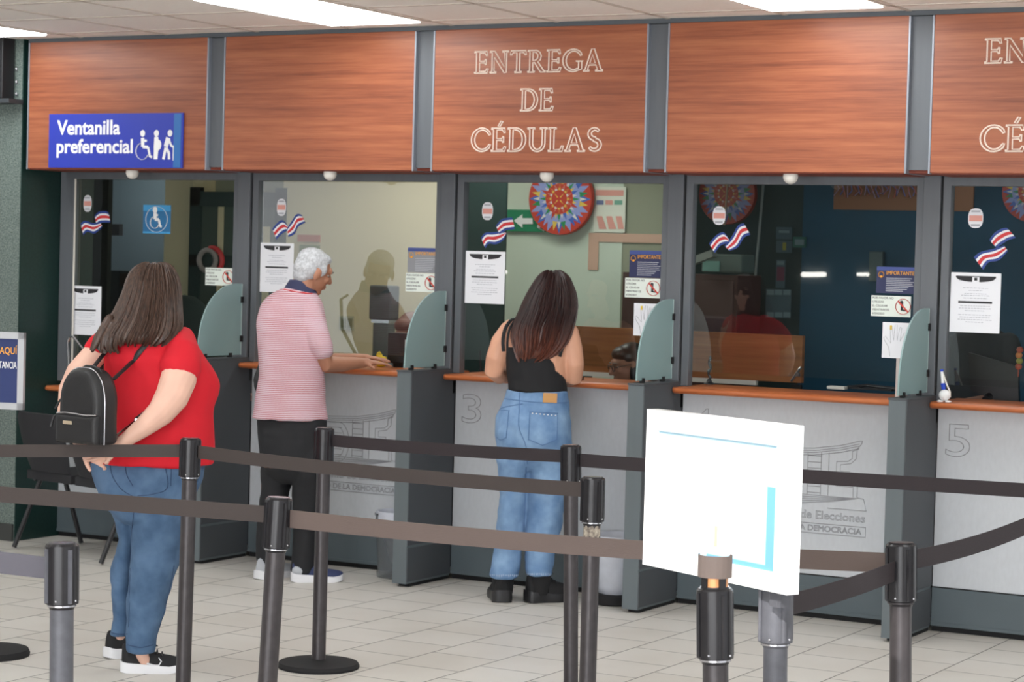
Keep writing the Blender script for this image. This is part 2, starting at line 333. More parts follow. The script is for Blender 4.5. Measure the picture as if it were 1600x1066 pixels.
# ------------------------------------------------------------------ window bays
GLZ1=2.128
for k in range(1,6):
    X=(k-2)*P; xl=X if k>1 else -1.4; XR=X+P
    t=thing('window_%d'%k,None,None,(X+P/2,0,1.1),kind='structure')
    zb=1.13 if k>1 else .95
    a=MB(); a.box((xl+.003,-.005,zb-.02),(X+.042,.05,2.2),0,.002); a.box((XR-.128,-.005,zb-.02),(XR-.088,.05,2.2),0,.002); a.box((xl+.04,-.006,2.131),(XR-.12,.05,2.2),0,.002)
    obj('window_frame',a,GREY,t)
    a=MB(); a.box((XR-.09,-.02,1.0),(XR-.006,.05,2.2),0,.003); a.box((XR-.006,.0,1.0),(XR+.003,.05,2.2),1); obj('mullion',a,[GREY,BLKM],t)
    a=MB(); a.box((X+.036 if k>1 else -1.36,.018,zb+.055),(XR-.122,.026,2.14)); obj('glass_pane',a,GLASS,t)
    if k==1:
        a=MB(); a.box((-1.29,-.008,.95),(-1.282,.0,2.131)); obj('window_seal',a,WPLA,t)
# fascia panels
ORD=['leftmost','second','third','fourth','fifth']
FA=[]
fl=['reddish wood fascia panel carrying the blue sign','plain reddish wood fascia panel beside the one with the blue sign','reddish wood fascia panel with full outlined lettering above the woman in black','plain reddish wood fascia panel between the two lettered ones','reddish wood fascia panel cut by the right edge, with partly visible lettering']
for k in range(1,6):
    X=(k-2)*P; x0=X+.05 if k>1 else -1.35; x1=X+P-.073
    t=thing('fascia_panel',fl[k-1],'wall panel',((x0+x1)/2,-.2,2.173),group='wooden fascia panels above the windows')
    a=MB(); a.box((x0,-.35,2.176),(x1,-.03,2.902),0,.002); obj('board',a,WOOD,t)
    a=MB(); a.box((x0+.005,-.34,2.170),(x1-.005,-.04,2.177)); obj('underside',a,WOODUNDER,t)
    for xe in (x1,x0-.009):
        a=MB(); a.box((xe,-.353,2.172),(xe+.009,-.04,2.9),0,.001); obj('edge_strip',a,GREYL,t,label='pale metal edge strip')
    FA.append(t)
    a=MB(); a.box((X+P-.064,-.325,2.19),(X+P+.041,-.05,2.9)); a.box((X+P-.07,-.31,2.176),(X+P+.05,-.05,2.19),1); struct('trim_%d'%(k+5),a,[GREY,WOODUNDER])
# serif outline letters
def arc(cx,cy,rx,ry,a0,a1,n=10): return [(cx+rx*math.cos(math.radians(a0+(a1-a0)*i/n)),cy+ry*math.sin(math.radians(a0+(a1-a0)*i/n))) for i in range(n+1)]
GE=[(0,0),(.60,0),(.64,.2),(.57,.2),(.5,.08),(.24,.08),(.24,.47),(.46,.47),(.5,.38),(.54,.38),(.54,.64),(.5,.64),(.46,.55),(.24,.55),(.24,.92),(.48,.92),(.55,.8),(.6,.8),(.58,1),(0,1),(0,.96),(.09,.93),(.09,.07),(0,.04)]
def s_outline():
    c=arc(.33,.74,.2,.2,35,270,12)+arc(.33,.27,.22,.21,88,-150,12); L=[];Rr=[]
    for i,p in enumerate(c):
        q=c[min(i+1,len(c)-1)]; o=c[max(i-1,0)]; dx,dy=q[0]-o[0],q[1]-o[1]; n=math.hypot(dx,dy); w_=.045+.035*math.sin(PI*i/(len(c)-1))
        L.append((p[0]-dy/n*w_,p[1]+dx/n*w_)); Rr.append((p[0]+dy/n*w_,p[1]-dx/n*w_))
    return L+Rr[::-1]
GL={'E':(.66,[GE]),'É':(.66,[GE,[(.28,1.08),(.38,1.08),(.5,1.3),(.4,1.3)]]),
'N':(.88,[[(0,0),(.3,0),(.3,.04),(.2,.07),(.2,.72),(.66,0),(.76,0),(.76,.93),(.86,.96),(.86,1),(.56,1),(.56,.96),(.67,.93),(.67,.26),(.22,1),(0,1),(0,.96),(.1,.93),(.1,.07),(0,.04)]]),
'T':(.74,[[(.2,0),(.52,0),(.52,.04),(.43,.07),(.43,.91),(.6,.91),(.67,.8),(.72,.8),(.7,1),(.02,1),(0,.8),(.05,.8),(.12,.91),(.29,.91),(.29,.07),(.2,.04)]]),
'R':(.8,[[(0,0),(.32,0),(.32,.04),(.23,.07),(.23,.45),(.3,.45),(.58,0),(.8,0),(.8,.04),(.72,.07),(.45,.48),(.56,.55),(.6,.74),(.54,.9),(.4,1),(0,1),(0,.96),(.09,.93),(.09,.07),(0,.04)],[(.23,.53),(.36,.55),(.44,.64),(.45,.78),(.38,.89),(.23,.92)]]),
'A':(.86,[[(0,0),(.27,0),(.27,.04),(.19,.07),(.25,.27),(.55,.27),(.62,.07),(.53,.04),(.53,0),(.86,0),(.86,.04),(.78,.07),(.47,1),(.35,1),(.08,.07),(0,.04)],[(.28,.35),(.52,.35),(.4,.74)]]),
'D':(.8,[[(0,0)]+arc(.36,.5,.42,.5,-90,90,14)+[(0,1),(0,.96),(.09,.93),(.09,.07),(0,.04)],[(.23,.08)]+arc(.34,.5,.29,.42,-90,90,12)+[(.23,.92)]]),
'C':(.82,[arc(.46,.5,.46,.51,42,318,18)+[(.84,.3),(.78,.3)]+arc(.48,.5,.33,.42,-50,-310,16)+[(.78,.7),(.84,.72)]]),
'G':(.86,[arc(.46,.5,.46,.51,42,300,18)+[(.84,.1),(.84,.42),(.9,.46),(.58,.46),(.7,.42),(.7,.14)]+arc(.48,.5,.33,.42,-60,-310,14)+[(.78,.7),(.84,.72)]]),
'U':(.84,[[(.1,.93),(0,.96),(0,1),(.32,1),(.32,.96),(.23,.93)]+arc(.43,.36,.2,.28,180,360,10)+[(.63,.93),(.53,.96),(.53,1),(.84,1),(.84,.96),(.75,.93)]+arc(.425,.34,.325,.35,0,-180,12)]),
'L':(.64,[[(0,0),(.60,0),(.64,.24),(.57,.24),(.5,.08),(.24,.08),(.24,.93),(.34,.96),(.34,1),(0,1),(0,.96),(.09,.93),(.09,.07),(0,.04)]]),
'S':(.62,[s_outline()])}
def serif(mb,word,x0,x1,z0,z1,Y):
    tot=sum(GL[ch][0]+.05 for ch in word)-.05; x=0
    for ch in word:
        w_,cs=GL[ch]
        for c_ in cs:
            pts=[Vector((x0+(x+px)/tot*(x1-x0),Y,z0+pz*(z1-z0))) for px,pz in c_]
            mb.tube(pts,.0031,4,close=True,cap=False,flat=1.2,ref=(0,1,0))
        x+=w_+.05
for k,dx in ((3,0),(5,2*P)):
    for wd_,xa,xb,za,zb2 in (('ENTREGA',1.632,2.372,2.675,2.785),('DE',1.907,2.1,2.48,2.59),('CÉDULAS',1.625,2.375,2.275,2.393)):
        a=MB(); serif(a,wd_,xa+dx,xb+dx,za,zb2,-.3515); obj('lettering',a,LETTER,FA[k-1],label='pale outlined serif word')
# blue sign
t=thing('accessibility_sign','bright blue acrylic sign with white words and three white pictograms on the left fascia','sign',(-.7,-.356,2.181))
a=MB(); a.box((-1.186,-.362,2.181),(-.222,-.3525,2.488),0,.001); obj('panel',a,BLUE,t)
a=MB(); a.box((-.285,-.3632,2.185),(-.235,-.362,2.484)); obj('light_band',a,BLUE2,t,label='lighter blue band')
obj('lettering',text_mesh('Ventanilla',-1.125,-.665,2.368,2.452,-.362,bold=.022),WHITE,t,label='white bold word'); obj('lettering',text_mesh('preferencial',-1.125,-.572,2.238,2.345,-.362,bold=.022),WHITE,t,label='white bold word')
def pict(T):
    a=MB()
    def blob(pts,r): a.tube([T(x,z) for x,z in pts],r,8,flat=.25,ref=(1,0,0)) 
    # wheelchair
    a.ell(T(.06,.150),(.017,.002,.019)); blob([(.06,.125),(.062,.075)],.012); blob([(.062,.075),(.1,.072)],.009); blob([(.1,.072),(.115,.02),(.13,.018)],.008); blob([(.06,.11),(.09,.108)],.007)
    a.tube([T(.06+.045*math.cos(math.radians(q)),.05+.047*math.sin(math.radians(q))) for q in range(110,350,15)],.0065,6,flat=.3,ref=(0,1,0))
    return a
def signT(x0,z0,s=1,Y=-.364): return lambda x,z: Vector((x0+x*s,Y,z0+z*s))
T=signT(-.562,2.225); a=pict(T)
T2=signT(-.405,2.225)
a.ell(T2(0,.150),(.017,.002,.019)); a.tube([T2(0,.13),T2(0,.07),T2(0,.005)],[.014,.017,.011],8,flat=.2,ref=(1,0,0)); a.ell(T2(.015,.085),(.021,.002,.03)); a.tube([T2(-.008,.07),T2(-.008,.005)],.008,6,flat=.2,ref=(1,0,0))
T3=signT(-.335,2.225)
a.ell(T3(.025,.150),(.017,.002,.019)); a.tube([T3(.014,.125),T3(-.003,.075)],[.016,.015],8,flat=.2,ref=(1,0,0)); a.tube([T3(-.003,.07),T3(-.018,.005)],.009,6,flat=.2,ref=(1,0,0)); a.tube([T3(0,.07),T3(.02,.04),T3(.022,.005)],.009,6,flat=.2,ref=(1,0,0)); a.tube([T3(.016,.12),T3(.035,.08),T3(.05,.075)],.007,6,flat=.2,ref=(1,0,0)); a.tube([T3(.05,.08),T3(.05,.0)],.003,6,flat=.3,ref=(1,0,0))
obj('pictograms',a,WHITE,t,label='white wheelchair, pregnant and elderly figures')
# dome fixtures
def dome(x,l):
    a=MB(); a.lathe((x,-.29,2.172),[(.034,0),(.036,-.008),(.036,-.02),(.031,-.034),(.02,-.045),(.006,-.05)],20)
    return obj('dome_fixture',a,WPLA,sm=40,label=l,cat='ceiling fixture',group='white round fixtures under the fascia')
for x,l in ((-.63,'below the blue sign'),(.716,'above the grey-haired man\'s window'),(2.039,'above the window with the painted wheel on cream wall'),(3.365,'above the dark window right of the woman in black')): dome(x,'small round white fixture '+l)
# ------------------------------------------------------------------ counters
cl=['service counter at the far left behind the woman in red','service counter where the grey-haired man stands','service counter with engraved number 3 where the woman in black leans','service counter with engraved emblem behind the white framed sign','service counter with engraved number 5 at the right edge']
for k in range(1,6):
    X=(k-2)*P; x0=X+.004 if k>1 else -1.40; x1=X+P-.087
    zt=1.107 if k>1 else .905
    t=thing('service_counter',cl[k-1],'counter',((x0+x1)/2,0,0),group='service counters under the windows')
    a=MB()
    L_=[(x0,.32),(x0,-.07)] if k>1 else [(x0,.32),(x0,-.05)]
    prof=[(-.126+.0,zt-.015),(-.122,zt-.005),(-.11,zt),(.1,zt),(.32,zt),(.32,zt-.03),(-.11,zt-.03),(-.122,zt-.025)]
    rs=[]
    for xx,pull in ((x0,.02),(x0+.012,.005),(x0+.03,0),(x1,0)):
        rs.append([Vector((xx,y+(pull if y<0 else 0),z)) for y,z in prof])
    a.rings(rs); obj('ledge',a,LEDGEW,t,sm=50,label='orange-brown wooden ledge')
    a=MB(); a.box((x0,.03,.213),(x1,.06,zt-.03)); fp=obj('front_panel',a,WPANEL,t,label='pale grey laminate panel')
    a=MB(); a.box((x0,.022,.028),(x1,.06,.21),0,.002); a.box((x0,.026,.208),(x1,.06,.216),1); a.box((x0,.04,0),(x1,.06,.03),1); a.box((x0,.018,.028),(x1,.024,.045)); a.box((x0+.62,.0205,.085),(x0+.74,.023,.155))
    obj('kick_plate',a,[KICK,BLKM],t)
    if k>1:
        a=text_mesh(str(k),X+.045,X+.167,.843,1.0,.0296,outline=.0016,th=.0025); obj('numeral',a,LINE,fp,label='engraved outline numeral')
    if k in (2,4):
        a=MB(); l=lambda pts,close=False: a.tube([Vector((X+x,.0285,z)) for x,z in pts],.0016,4,close=close,cap=not close,flat=1)
        l([(.25,.86),(.40,.835),(.55,.83),(.72,.838),(.86,.86),(.96,.888),(.97,.888)])
        for d in (.012,.022,.034): l([(.25,.86-d),(.40,.835-d),(.55,.83-d),(.72,.838-d),(.86,.86-d),(.955,.885-d)])
        l([(.97,.888),(.965,.872),(.945,.85),(.94,.80),(.915,.775),(.86,.765),(.86,.735),(.91,.735),(.91,.71)]); l([(.955,.85),(.92,.835),(.92,.80),(.90,.785),(.84,.78),(.84,.722),(.895,.722)])
        l([(.84,.66),(.93,.66),(.93,.61)]); l([(.84,.68),(.95,.68),(.95,.61)])
        for x in (.47,.69,.76,.80): l([(x,.82),(x,.61)])
        for z in (.80,.77,.74,.71,.68,.65,.62): l([(.69,z),(.76,z)]); l([(.47,z),(.62,z)])
        l(arc(.60,.69,.07,.11,-90,90,10)); l(arc(.60,.69,.04,.08,-90,90,8))
        for i in range(5): l([(.35-.02*i,.608-.012*i),(.66,.608-.011*i),(.82,.606-.006*i),(.95,.606)])
        l([(.95,.61),(.985,.605),(1.0,.548),(.80,.548)]); l([(.30,.605),(.27,.548)]); l([(.3,.42),(1.0,.42),(1.0,.468),(.3,.468)],True)
        join(a,text_mesh('Tribunal Supremo de Elecciones',X+.19,X+.995,.478,.532,.0296,outline=.0012,th=.002)); join(a,text_mesh('AL SERVICIO DE LA DEMOCRACIA',X+.31,X+.98,.43,.46,.0296,outline=.0011,th=.002))
        obj('emblem',a,LINE,fp,label='engraved building emblem with two lines of words')
# pedestals + privacy screens
pl=['between the woman in red and the grey-haired man','between the grey-haired man and the woman in black','between the woman in black and the framed sign','beside the counter numbered 5']
for n in range(4):
    X=n*P; x0,x1=X-.086,X+.003
    t=thing('divider_pedestal','grey metal divider pedestal '+pl[n],'pedestal',(X-.04,-.2,0),group='divider pedestals')
    a=MB(); a.box((x0,-.422,.018),(x1-.004,.02,1.128),0,.002); a.box((x0-.002,-.426,1.125),(x1+.001,.0,1.134),1,.001); obj('body',a,[PED,PEDS],t)
    a=MB(); a.box((x1-.004,-.418,.22),(x1,.02,1.124)); a.box((x1-.004,-.418,.03),(x1,.02,.206)); obj('side_sheet',a,PEDS,t,label='charcoal side sheets')
    a=MB(); a.box((x0+.015,-.38,0),(x1-.01,.02,.019)); obj('foot',a,BLKM,t)
    t=thing('privacy_screen','curved frosted glass screen on the pedestal '+pl[n],'screen',(X-.04,-.2,1.134),group='frosted privacy screens')
    pr=[(-.03,1.146),(-.03,1.545)]+[(-.045-.355*math.sin(q),1.2+.347*math.cos(q)) for q in [0.05+i*.1 for i in range(15)]]+[(-.408,1.146)]
    pr=[(-.03,1.146),(-.03,1.548),(-.08,1.548)]+[(-.09-.335*math.sin(q*PI/2),1.146+.40*math.cos(q*PI/2)**.85) for q in [.04+i*.06 for i in range(16)]]+[(-.428,1.146)]
    a=MB(); a.prism([(y,z) for y,z in pr],X-.045,X-.037,0,T=lambda v:Vector((v.y,v.x,v.z)))
    obj('frosted_glass',a,FROST,t)
    a=MB(); a.box((X-.046,-.032,1.146),(X-.036,-.028,1.546)); obj('bright_edge',a,mat('polished_glass_edge',rgb(196,218,216),.3),t,label='pale polished edge')
    for yy,zz,v in ((-.36,1.134,0),(-.13,1.134,0),(-.03,1.22,1),(-.03,1.44,1)):
        a=MB()
        if v: a.box((X-.052,yy-.012,zz),(X-.03,yy+.028,zz+.035),0,.002)
        else: a.box((X-.052,yy-.012,zz),(X-.03,yy+.012,zz+.025),0,.002)
        obj('clip',a,BLKM,t)
# ------------------------------------------------------------------ stickers and notices on the glass
YG=.012
WN=['of the preferential service window','of the window at the grey-haired man','of the window behind the woman in black','of the dark window above the white framed sign','of the right-edge window']
for k,(cx,cy,w_,h_) in enumerate([(136,318,14,26),(439,324,15,27),(761,330,17,28),(1123,337,19,29),(1524,341,21,31)]):
    c_=onY(cx,cy,YG); hx=w_/2/300/.88*(0.86+.03*k); hz=h_/2/(FPX/((c_-CAM).dot(FW)))
    hx=w_/2/(FPX/((c_-CAM).dot(FW)))/math.cos(yw)
    a=MB(); el=[(c_.x+hx*abs(math.cos(q))**.8*(1 if math.cos(q)>0 else -1),c_.z+hz*abs(math.sin(q))**.8*(1 if math.sin(q)>0 else -1)) for q in [i*PI/14 for i in range(28)]]
    a.prism(el,YG+.004,YG+.006,0); a.box((c_.x-hx*.85,YG+.003,c_.z-hz*.3),(c_.x+hx*.9,YG+.004,c_.z+hz*.28),1)
    a.box((c_.x-hx*.6,YG+.003,c_.z+hz*.6),(c_.x+hx*.6,YG+.004,c_.z+hz*.78),2); a.box((c_.x-hx*.6,YG+.003,c_.z-hz*.8),(c_.x+hx*.6,YG+.004,c_.z-hz*.6),2)
    obj('oval_sticker',a,[PAPER,PINK,INKG],label='white oval sticker at upper left '+WN[k],cat='sticker',group='oval stickers on the windows')
FL=[([(125.3,349.4),(132,345),(144,348.5),(156,347.7)],[(129.5,368),(135.5,362),(147.3,364.6),(159,354.5)],[(147.3,337.6),(154,331),(164,330),(169.3,332.5)],[(150.7,351),(155.7,348.5),(164.2,347.7),(171.8,347.7)]),
([(424.8,357.3),(433.2,347.9),(440.7,344.1),(448.2,352)],[(431.3,374.1),(437,367.6),(444.5,362),(450,360)],[(448.2,356.3),(455.7,345),(463.2,334.8),(470.7,335.7)],[(450,370.4),(459.5,365.7),(465,354.5),(476.4,348)]),
([(751,371.4),(757.6,363.8),(768.9,362.9),(780,362),(789.5,363)],[(757.6,388.3),(763.2,380.8),(774.5,381.7),(785.8,375),(790.5,365)],[(774.5,352.6),(783,343),(792,340.5),(800,340)],[(780,366),(790,360),(797,359),(804,358)]),
([(1107.5,380.7),(1118.8,367.6),(1130,363),(1138.3,373.2)],[(1116.2,395.7),(1124.4,384.5),(1133.8,380.7),(1138.3,379)],[(1132,384.5),(1143.2,369.5),(1152.6,352.6),(1162,348.9)],[(1139.5,392),(1152.6,386.4),(1162,371.4),(1172,366.9)]),
([(1521.2,402),(1531.4,394),(1550.5,389.3),(1568,383.6)],[(1536.2,421.9),(1544.2,410),(1560,406.9),(1574.5,392.5)],[(1545.7,375),(1553.7,363.8),(1564.9,357.4),(1572.9,355.8)],[(1557,387.7),(1563.3,383),(1576,375),(1587.2,371.8)])]
def resamp(pl,n):
    pl=[Vector(p) for p in pl]; out=[]
    for i in range(n):
        t_=i/(n-1)*(len(pl)-1); j=min(int(t_),len(pl)-2); u=t_-j
        p0=pl[max(j-1,0)]; p1=pl[j]; p2=pl[j+1]; p3=pl[min(j+2,len(pl)-1)]
        out.append(.5*((2*p1)+(p2-p0)*u+(2*p0-5*p1+4*p2-p3)*u*u+(3*p1-p0-3*p2+p3)*u**3))
    return out
for k,(lt,lb,rt,rb) in enumerate(FL):
    a=MB()
    for q,(tp,bt) in enumerate(((lt,lb),(rt,rb))):
        n=14; A=[onY(p.x,p.y,YG) for p in resamp(tp,n)]; B=[onY(p.x,p.y,YG) for p in resamp(bt,n)]
        cuts=[0,.2,.37,.63,.8,1]
        for s_,mi in zip(range(5),(0,1,2,1,0)):
            for i in range(n-1):
                vs=[A[i].lerp(B[i],cuts[s_]),A[i+1].lerp(B[i+1],cuts[s_]),A[i+1].lerp(B[i+1],cuts[s_+1]),A[i].lerp(B[i],cuts[s_+1])]
                yo=Vector((0,.004-.0015*q,0)); vs2=[v+yo for v in vs]; vs3=[v+yo+Vector((0,.001,0)) for v in vs]
                a.add(vs2+vs3,[(0,1,2,3),(7,6,5,4),(0,4,5,1),(1,5,6,2),(2,6,7,3),(3,7,4,0)],mi)
    obj('flag_sticker',a,[FBLUE,PAPER,FRED],label='blue, white and red waving flag sticker '+WN[k],cat='sticker',group='flag stickers on the windows')
def sheet(k,x0,x1,z0,z1,l):
    t=thing('notice_sheet',l,'notice',((x0+x1)/2,YG,z0),group='white text notices on the glass')
    a=MB(); a.box((x0,YG+.002,z0),(x1,YG+.0035,z1)); obj('paper',a,PAPER,t)
    w_=x1-x0; h_=z1-z0; a=MB()
    n=16; top=[(x0+w_*(.1+.8*i/n),z1-h_*.055) for i in range(n+1)]; bot=[(x0+w_*(.1+.8*i/n),z1-h_*(.08+.075*math.sin(PI*i/n)**.4)) for i in range(n+1)]
    a.prism(top+bot[::-1],YG+.001,YG+.002,0); a.box((x0+w_*.43,YG+.0,z1-h_*.07),(x0+w_*.57,YG+.001,z1-h_*.19),1); a.box((x0+w_*.47,YG-.001,z1-h_*.08),(x0+w_*.53,YG,z1-h_*.13),0)
    a.box((x0+w_*.16,YG+.001,z1-h_*.475),(x0+w_*.84,YG+.002,z1-h_*.51),0)
    rr=random.Random(k)
    for r_,hw in ((.25,.25),(.29,.14),(.345,.22),(.375,.28),(.42,.24),(.55,.3),(.59,.32),(.63,.2),(.70,.33),(.74,.3),(.78,.34),(.82,.18)):
        xm=x0+w_*.5; hw*=w_; 
        x=xm-hw
        while x<xm+hw: 
            l_=rr.uniform(.006,.016); a.box((x,YG+.001,z1-h_*r_),(min(x+l_,xm+hw),YG+.002,z1-h_*r_-.0028),2); x+=l_+.004
    obj('print',a,[INK,PAPER,INKG],t,label='black header bow, rule and fine grey print')
sheet(1,-1.325,-1.09,1.21,1.50,'white printed notice taped beside the woman in red\'s head')
sheet(2,.052,.28,1.505,1.782,'white printed notice behind the grey-haired man\'s head')
sheet(3,1.395,1.637,1.487,1.765,'white printed notice on glass left of the woman in black')
sheet(5,4.075,4.318,1.439,1.722,'white printed notice above the pen holder at right')
def stext(mb,s,x0,x1,z0,z1,Y,mi): join(mb,text_mesh(s,x0,x1,z0,z1,Y,th=.0008),mi)
def cell(x0,z0,l,w_=.2,h_=.1):
    t=thing('prohibition_notice',l,'notice',(x0+w_/2,YG,z0),group='no telephone notices')
    a=MB(); a.box((x0,YG+.002,z0),(x0+w_,YG+.0035,z0+h_)); obj('paper',a,mat('mint_paper',rgb(226,234,226),.6),t)
    a=MB()
    for i,(s_,ww) in enumerate((('POR FAVOR NO',.56),('UTILIZAR',.32),('EL CELULAR',.42),('MIENTRAS ES',.46),('ATENDIDO',.34))):
        zz=z0+h_*(.84-.19*i); stext(a,s_,x0+.006,x0+w_*ww,zz,zz+h_*.1,YG+.002,0)
    obj('lettering',a,INK,t)
    a=MB(); cx,cz,r_=x0+w_*.81,z0+h_*.5,h_*.37
    a.tube([Vector((cx+r_*math.cos(q*PI/14),YG+.0005,cz+r_*math.sin(q*PI/14))) for q in range(28)],.0045,6,close=True,cap=False,flat=.3,ref=(0,1,0))
    a.tube([(cx-r_*.7,YG,cz+r_*.7),(cx+r_*.7,YG,cz-r_*.7)],.004,6,flat=.3,ref=(1,0,1))
    a.box((cx-.012,YG+.0008,cz-.02),(cx+.0,YG+.0018,cz+.018),1); a.ell((cx-.008,YG+.001,cz+.02),(.009,.0008,.009),1); a.box((cx,YG+.0008,cz-.022),(cx+.016,YG+.0018,cz-.014),1)
    obj('no_phone_symbol',a,[REDP,INK],t,label='red crossed circle over a black figure')
cell(-.33,1.532,'mint-white no-telephone notice on the window right of the woman in red\'s head'); cell(1.021,1.537,'no-telephone notice right of the grey-haired man'); cell(2.348,1.548,'no-telephone notice below the navy notice, right of the woman in black'); cell(3.68,1.5,'no-telephone notice above the hand diagram on the dark window')
def imp(x0,z0,w_,h_,l,pale=0):
    t=thing('warning_notice',l,'notice',(x0+w_/2,YG,z0),group='dark notices with orange heading')
    a=MB(); a.box((x0,YG+.002,z0),(x0+w_,YG+.0035,z0+h_)); a.box((x0,YG+.0015,z0+h_*.85),(x0+w_,YG+.0025,z0+h_),1); obj('paper',a,[NAVY if not pale else mat('reflection_paled_notice',rgb(140,142,146),.3),mat('notice_blue_band',rgb(62,78,140),.5)],t)  # pale version has the glass reflection painted into the navy sheet's colour
    a=MB(); stext(a,'IMPORTANTE',x0+w_*.26,x0+w_*.97,z0+h_*.7,z0+h_*.84,YG+.001,0)
    a.tube([Vector((x0+w_*.12+.013*math.cos(q*PI/6),YG+.001,z0+h_*.7+.014*math.sin(q*PI/6))) for q in range(12)],.004,5,close=True,cap=False,flat=.3,ref=(0,1,0)); a.box((x0+w_*.1,YG,z0+h_*.58),(x0+w_*.15,YG+.001,z0+h_*.66)); obj('heading',a,ORG,t,label='orange heading and bulb')
    a=MB()
    for i,q in enumerate((.94,.9,1,.96,.98,.86,.82,.72)): a.box((x0+w_*.25,YG+.001,z0+h_*(.58-.068*i)),(x0+w_*(q-.03),YG+.002,z0+h_*(.555-.068*i)))
    obj('print',a,INKG,t)
imp(1.03,1.64,.196,.135,'navy notice paled by painted reflection with orange heading right of the grey-haired man',1); imp(2.37,1.652,.182,.137,'navy notice with orange heading at right of the window behind the woman in black'); imp(3.703,1.612,.196,.128,'navy notice with orange heading on the dark window above the white framed sign')
# access sticker
c_=onY(244.5,343,YG); t=thing('wheelchair_sticker','light blue wheelchair sticker on the window below the blue sign','sticker',(c_.x,YG,1.82))
a=MB(); a.box((c_.x-.1,YG+.003,1.82),(c_.x+.1,YG+.005,1.985),1); a.box((c_.x-.1,YG+.002,1.95),(c_.x+.1,YG+.003,1.985),0); a.box((c_.x-.1,YG+.002,1.82),(c_.x+.1,YG+.003,1.83),0); obj('square',a,[LBLUE,mat('deep_sky_blue',rgb(40,110,160),.5)],t)
a=pict(signT(c_.x-.055,1.848,.72,YG-.0)); a.tube([Vector((c_.x+.079*math.cos(q*PI/16),YG+.001,1.902+.074*math.sin(q*PI/16))) for q in range(32)],.0045,6,close=True,cap=False,flat=.3,ref=(0,1,0)); obj('symbol',a,WHITE,t,label='white wheelchair in a ring')
# hand diagrams on sticks
def handcard(x0,x1,z0,z1,zs,Y,l):
    t=thing('hand_diagram',l,'card',((x0+x1)/2,Y,zs),group='hand diagram cards')
    a=MB(); a.box((x0,Y,z0),(x1,Y+.002,z1)); obj('card',a,PAPER,t)
    w_=x1-x0; h_=z1-z0; a=MB(); g=[(.30,.05),(.25,.3),(.08,.5),(.05,.58),(.12,.6),(.32,.42),(.28,.85),(.34,.88),(.42,.5),(.46,.93),(.53,.94),(.55,.5),(.64,.88),(.7,.86),(.66,.48),(.8,.72),(.86,.7),(.75,.3),(.7,.05)]
    a.tube([Vector((x0+w_*px,Y-.0008,z0+h_*pz)) for px,pz in g],.0016,5,flat=.4,ref=(0,1,0)); obj('drawing',a,mat('grey_drawing',rgb(140,142,146),.6),t)
    a=MB(); a.box((x0+w_*.27,Y-.001,z0+h_*.8),(x0+w_*.35,Y,z0+h_*.92)); obj('yellow_mark',a,YEL,t)
    a=MB(); a.box(((x0+x1)/2+.005,Y+.002,zs),((x0+x1)/2+.02,Y+.008,z0+.04)); obj('stick',a,mat('pale_stick',rgb(190,180,176),.6),t)
handcard(2.42,2.56,1.355,1.52,1.107,-.02,'hand diagram card on a stick left of the frosted screen near the woman in black'); handcard(3.758,3.895,1.302,1.473,1.107,-.03,'hand diagram card with yellow fingertip on a stick at the dark window')
# ------------------------------------------------------------------ inside the offices
def pbox(px0,py0,px1,py1,Y,D=.03,mb=None,mi=0,bev=0):
    a=mb or MB(); A=onY(px0,py0,Y); B=onY(px1,py1,Y); zA=onY((px0+px1)/2,py0,Y).z; zB=onY((px0+px1)/2,py1,Y).z
    a.box((A.x,Y,zA),(B.x,Y+D,zB),mi,bev); return a
def item(name,mb,mats,label,cat,group=None,sm=None): return obj(name,mb,mats,label=label,cat=cat,group=group,sm=sm)
# glazed door in window 1 / 2
t=thing('door_1',None,None,(-1.55,2.0,0),kind='structure')
a=MB()
for b in ((-1.95,2.04,-1.86,2.16),(-1.24,0,-1.17,2.16),(-1.95,0,-1.86,2.16),(-1.95,2.03,-1.17,2.13),(-1.95,1.62,-1.17,1.70),(-1.50,0,-1.40,2.1)): a.box((b[0],1.96,b[1]),(b[2],2.0,b[3]))
a.box((-1.95,1.98,0),(-1.17,2.0,1.0)); obj('door_frame',a,DKG,t)
a=MB(); a.box((-1.90,1.985,1.0),(-1.2,1.99,2.05)); obj('door_pane',a,mat('dim_green_pane',rgb(74,88,80),.3),t)
a=MB(); a.box((-1.72,1.975,1.70),(-1.675,1.983,2.03)); a.box((-1.72,1.975,1.3),(-1.675,1.983,1.60)); a.box((-1.36,1.975,1.74),(-1.29,1.983,1.90)); a.box((-1.36,1.975,1.3),(-1.29,1.983,1.6)); obj('door_trim',a,CREAM,t)
c_=onY(324,407,1.9); a=MB(); a.tube([c_+Vector((.07*math.cos(q*PI/12),0,.07*math.sin(q*PI/12))) for q in range(24)],.018,8,close=True,cap=False); 
t=thing('ring_emblem','grey and red ring hanging on the dark glazed door seen through the leftmost window','wall ring',(c_.x,1.9,c_.z-.09)); obj('ring',a,mat('ring_grey',rgb(150,140,136),.6),t)
a=MB(); a.tube([c_+Vector((.03+.085*math.cos(q*PI/12),.012,.085*math.sin(q*PI/12))) for q in range(-7,8)],.018,8); obj('red_arc',a,FRED,t)
item('wall_box',pbox(172,350,186,368,2.2,.04),BLK,'small dark box on the grey wall seen through the leftmost window','wall box')
a=pbox(187,427,214,448,1.9,.05); item('desk_box',a,mat('dim_brown',rgb(52,40,34),.7),'dim brown box behind the leftmost window','box')
a=pbox(168,424,249,520,2.05,.3); item('filing_cabinet',a,mat('dark_cabinet',rgb(34,42,46),.6),'dark cabinet standing by the grey wall behind the leftmost window','cabinet')
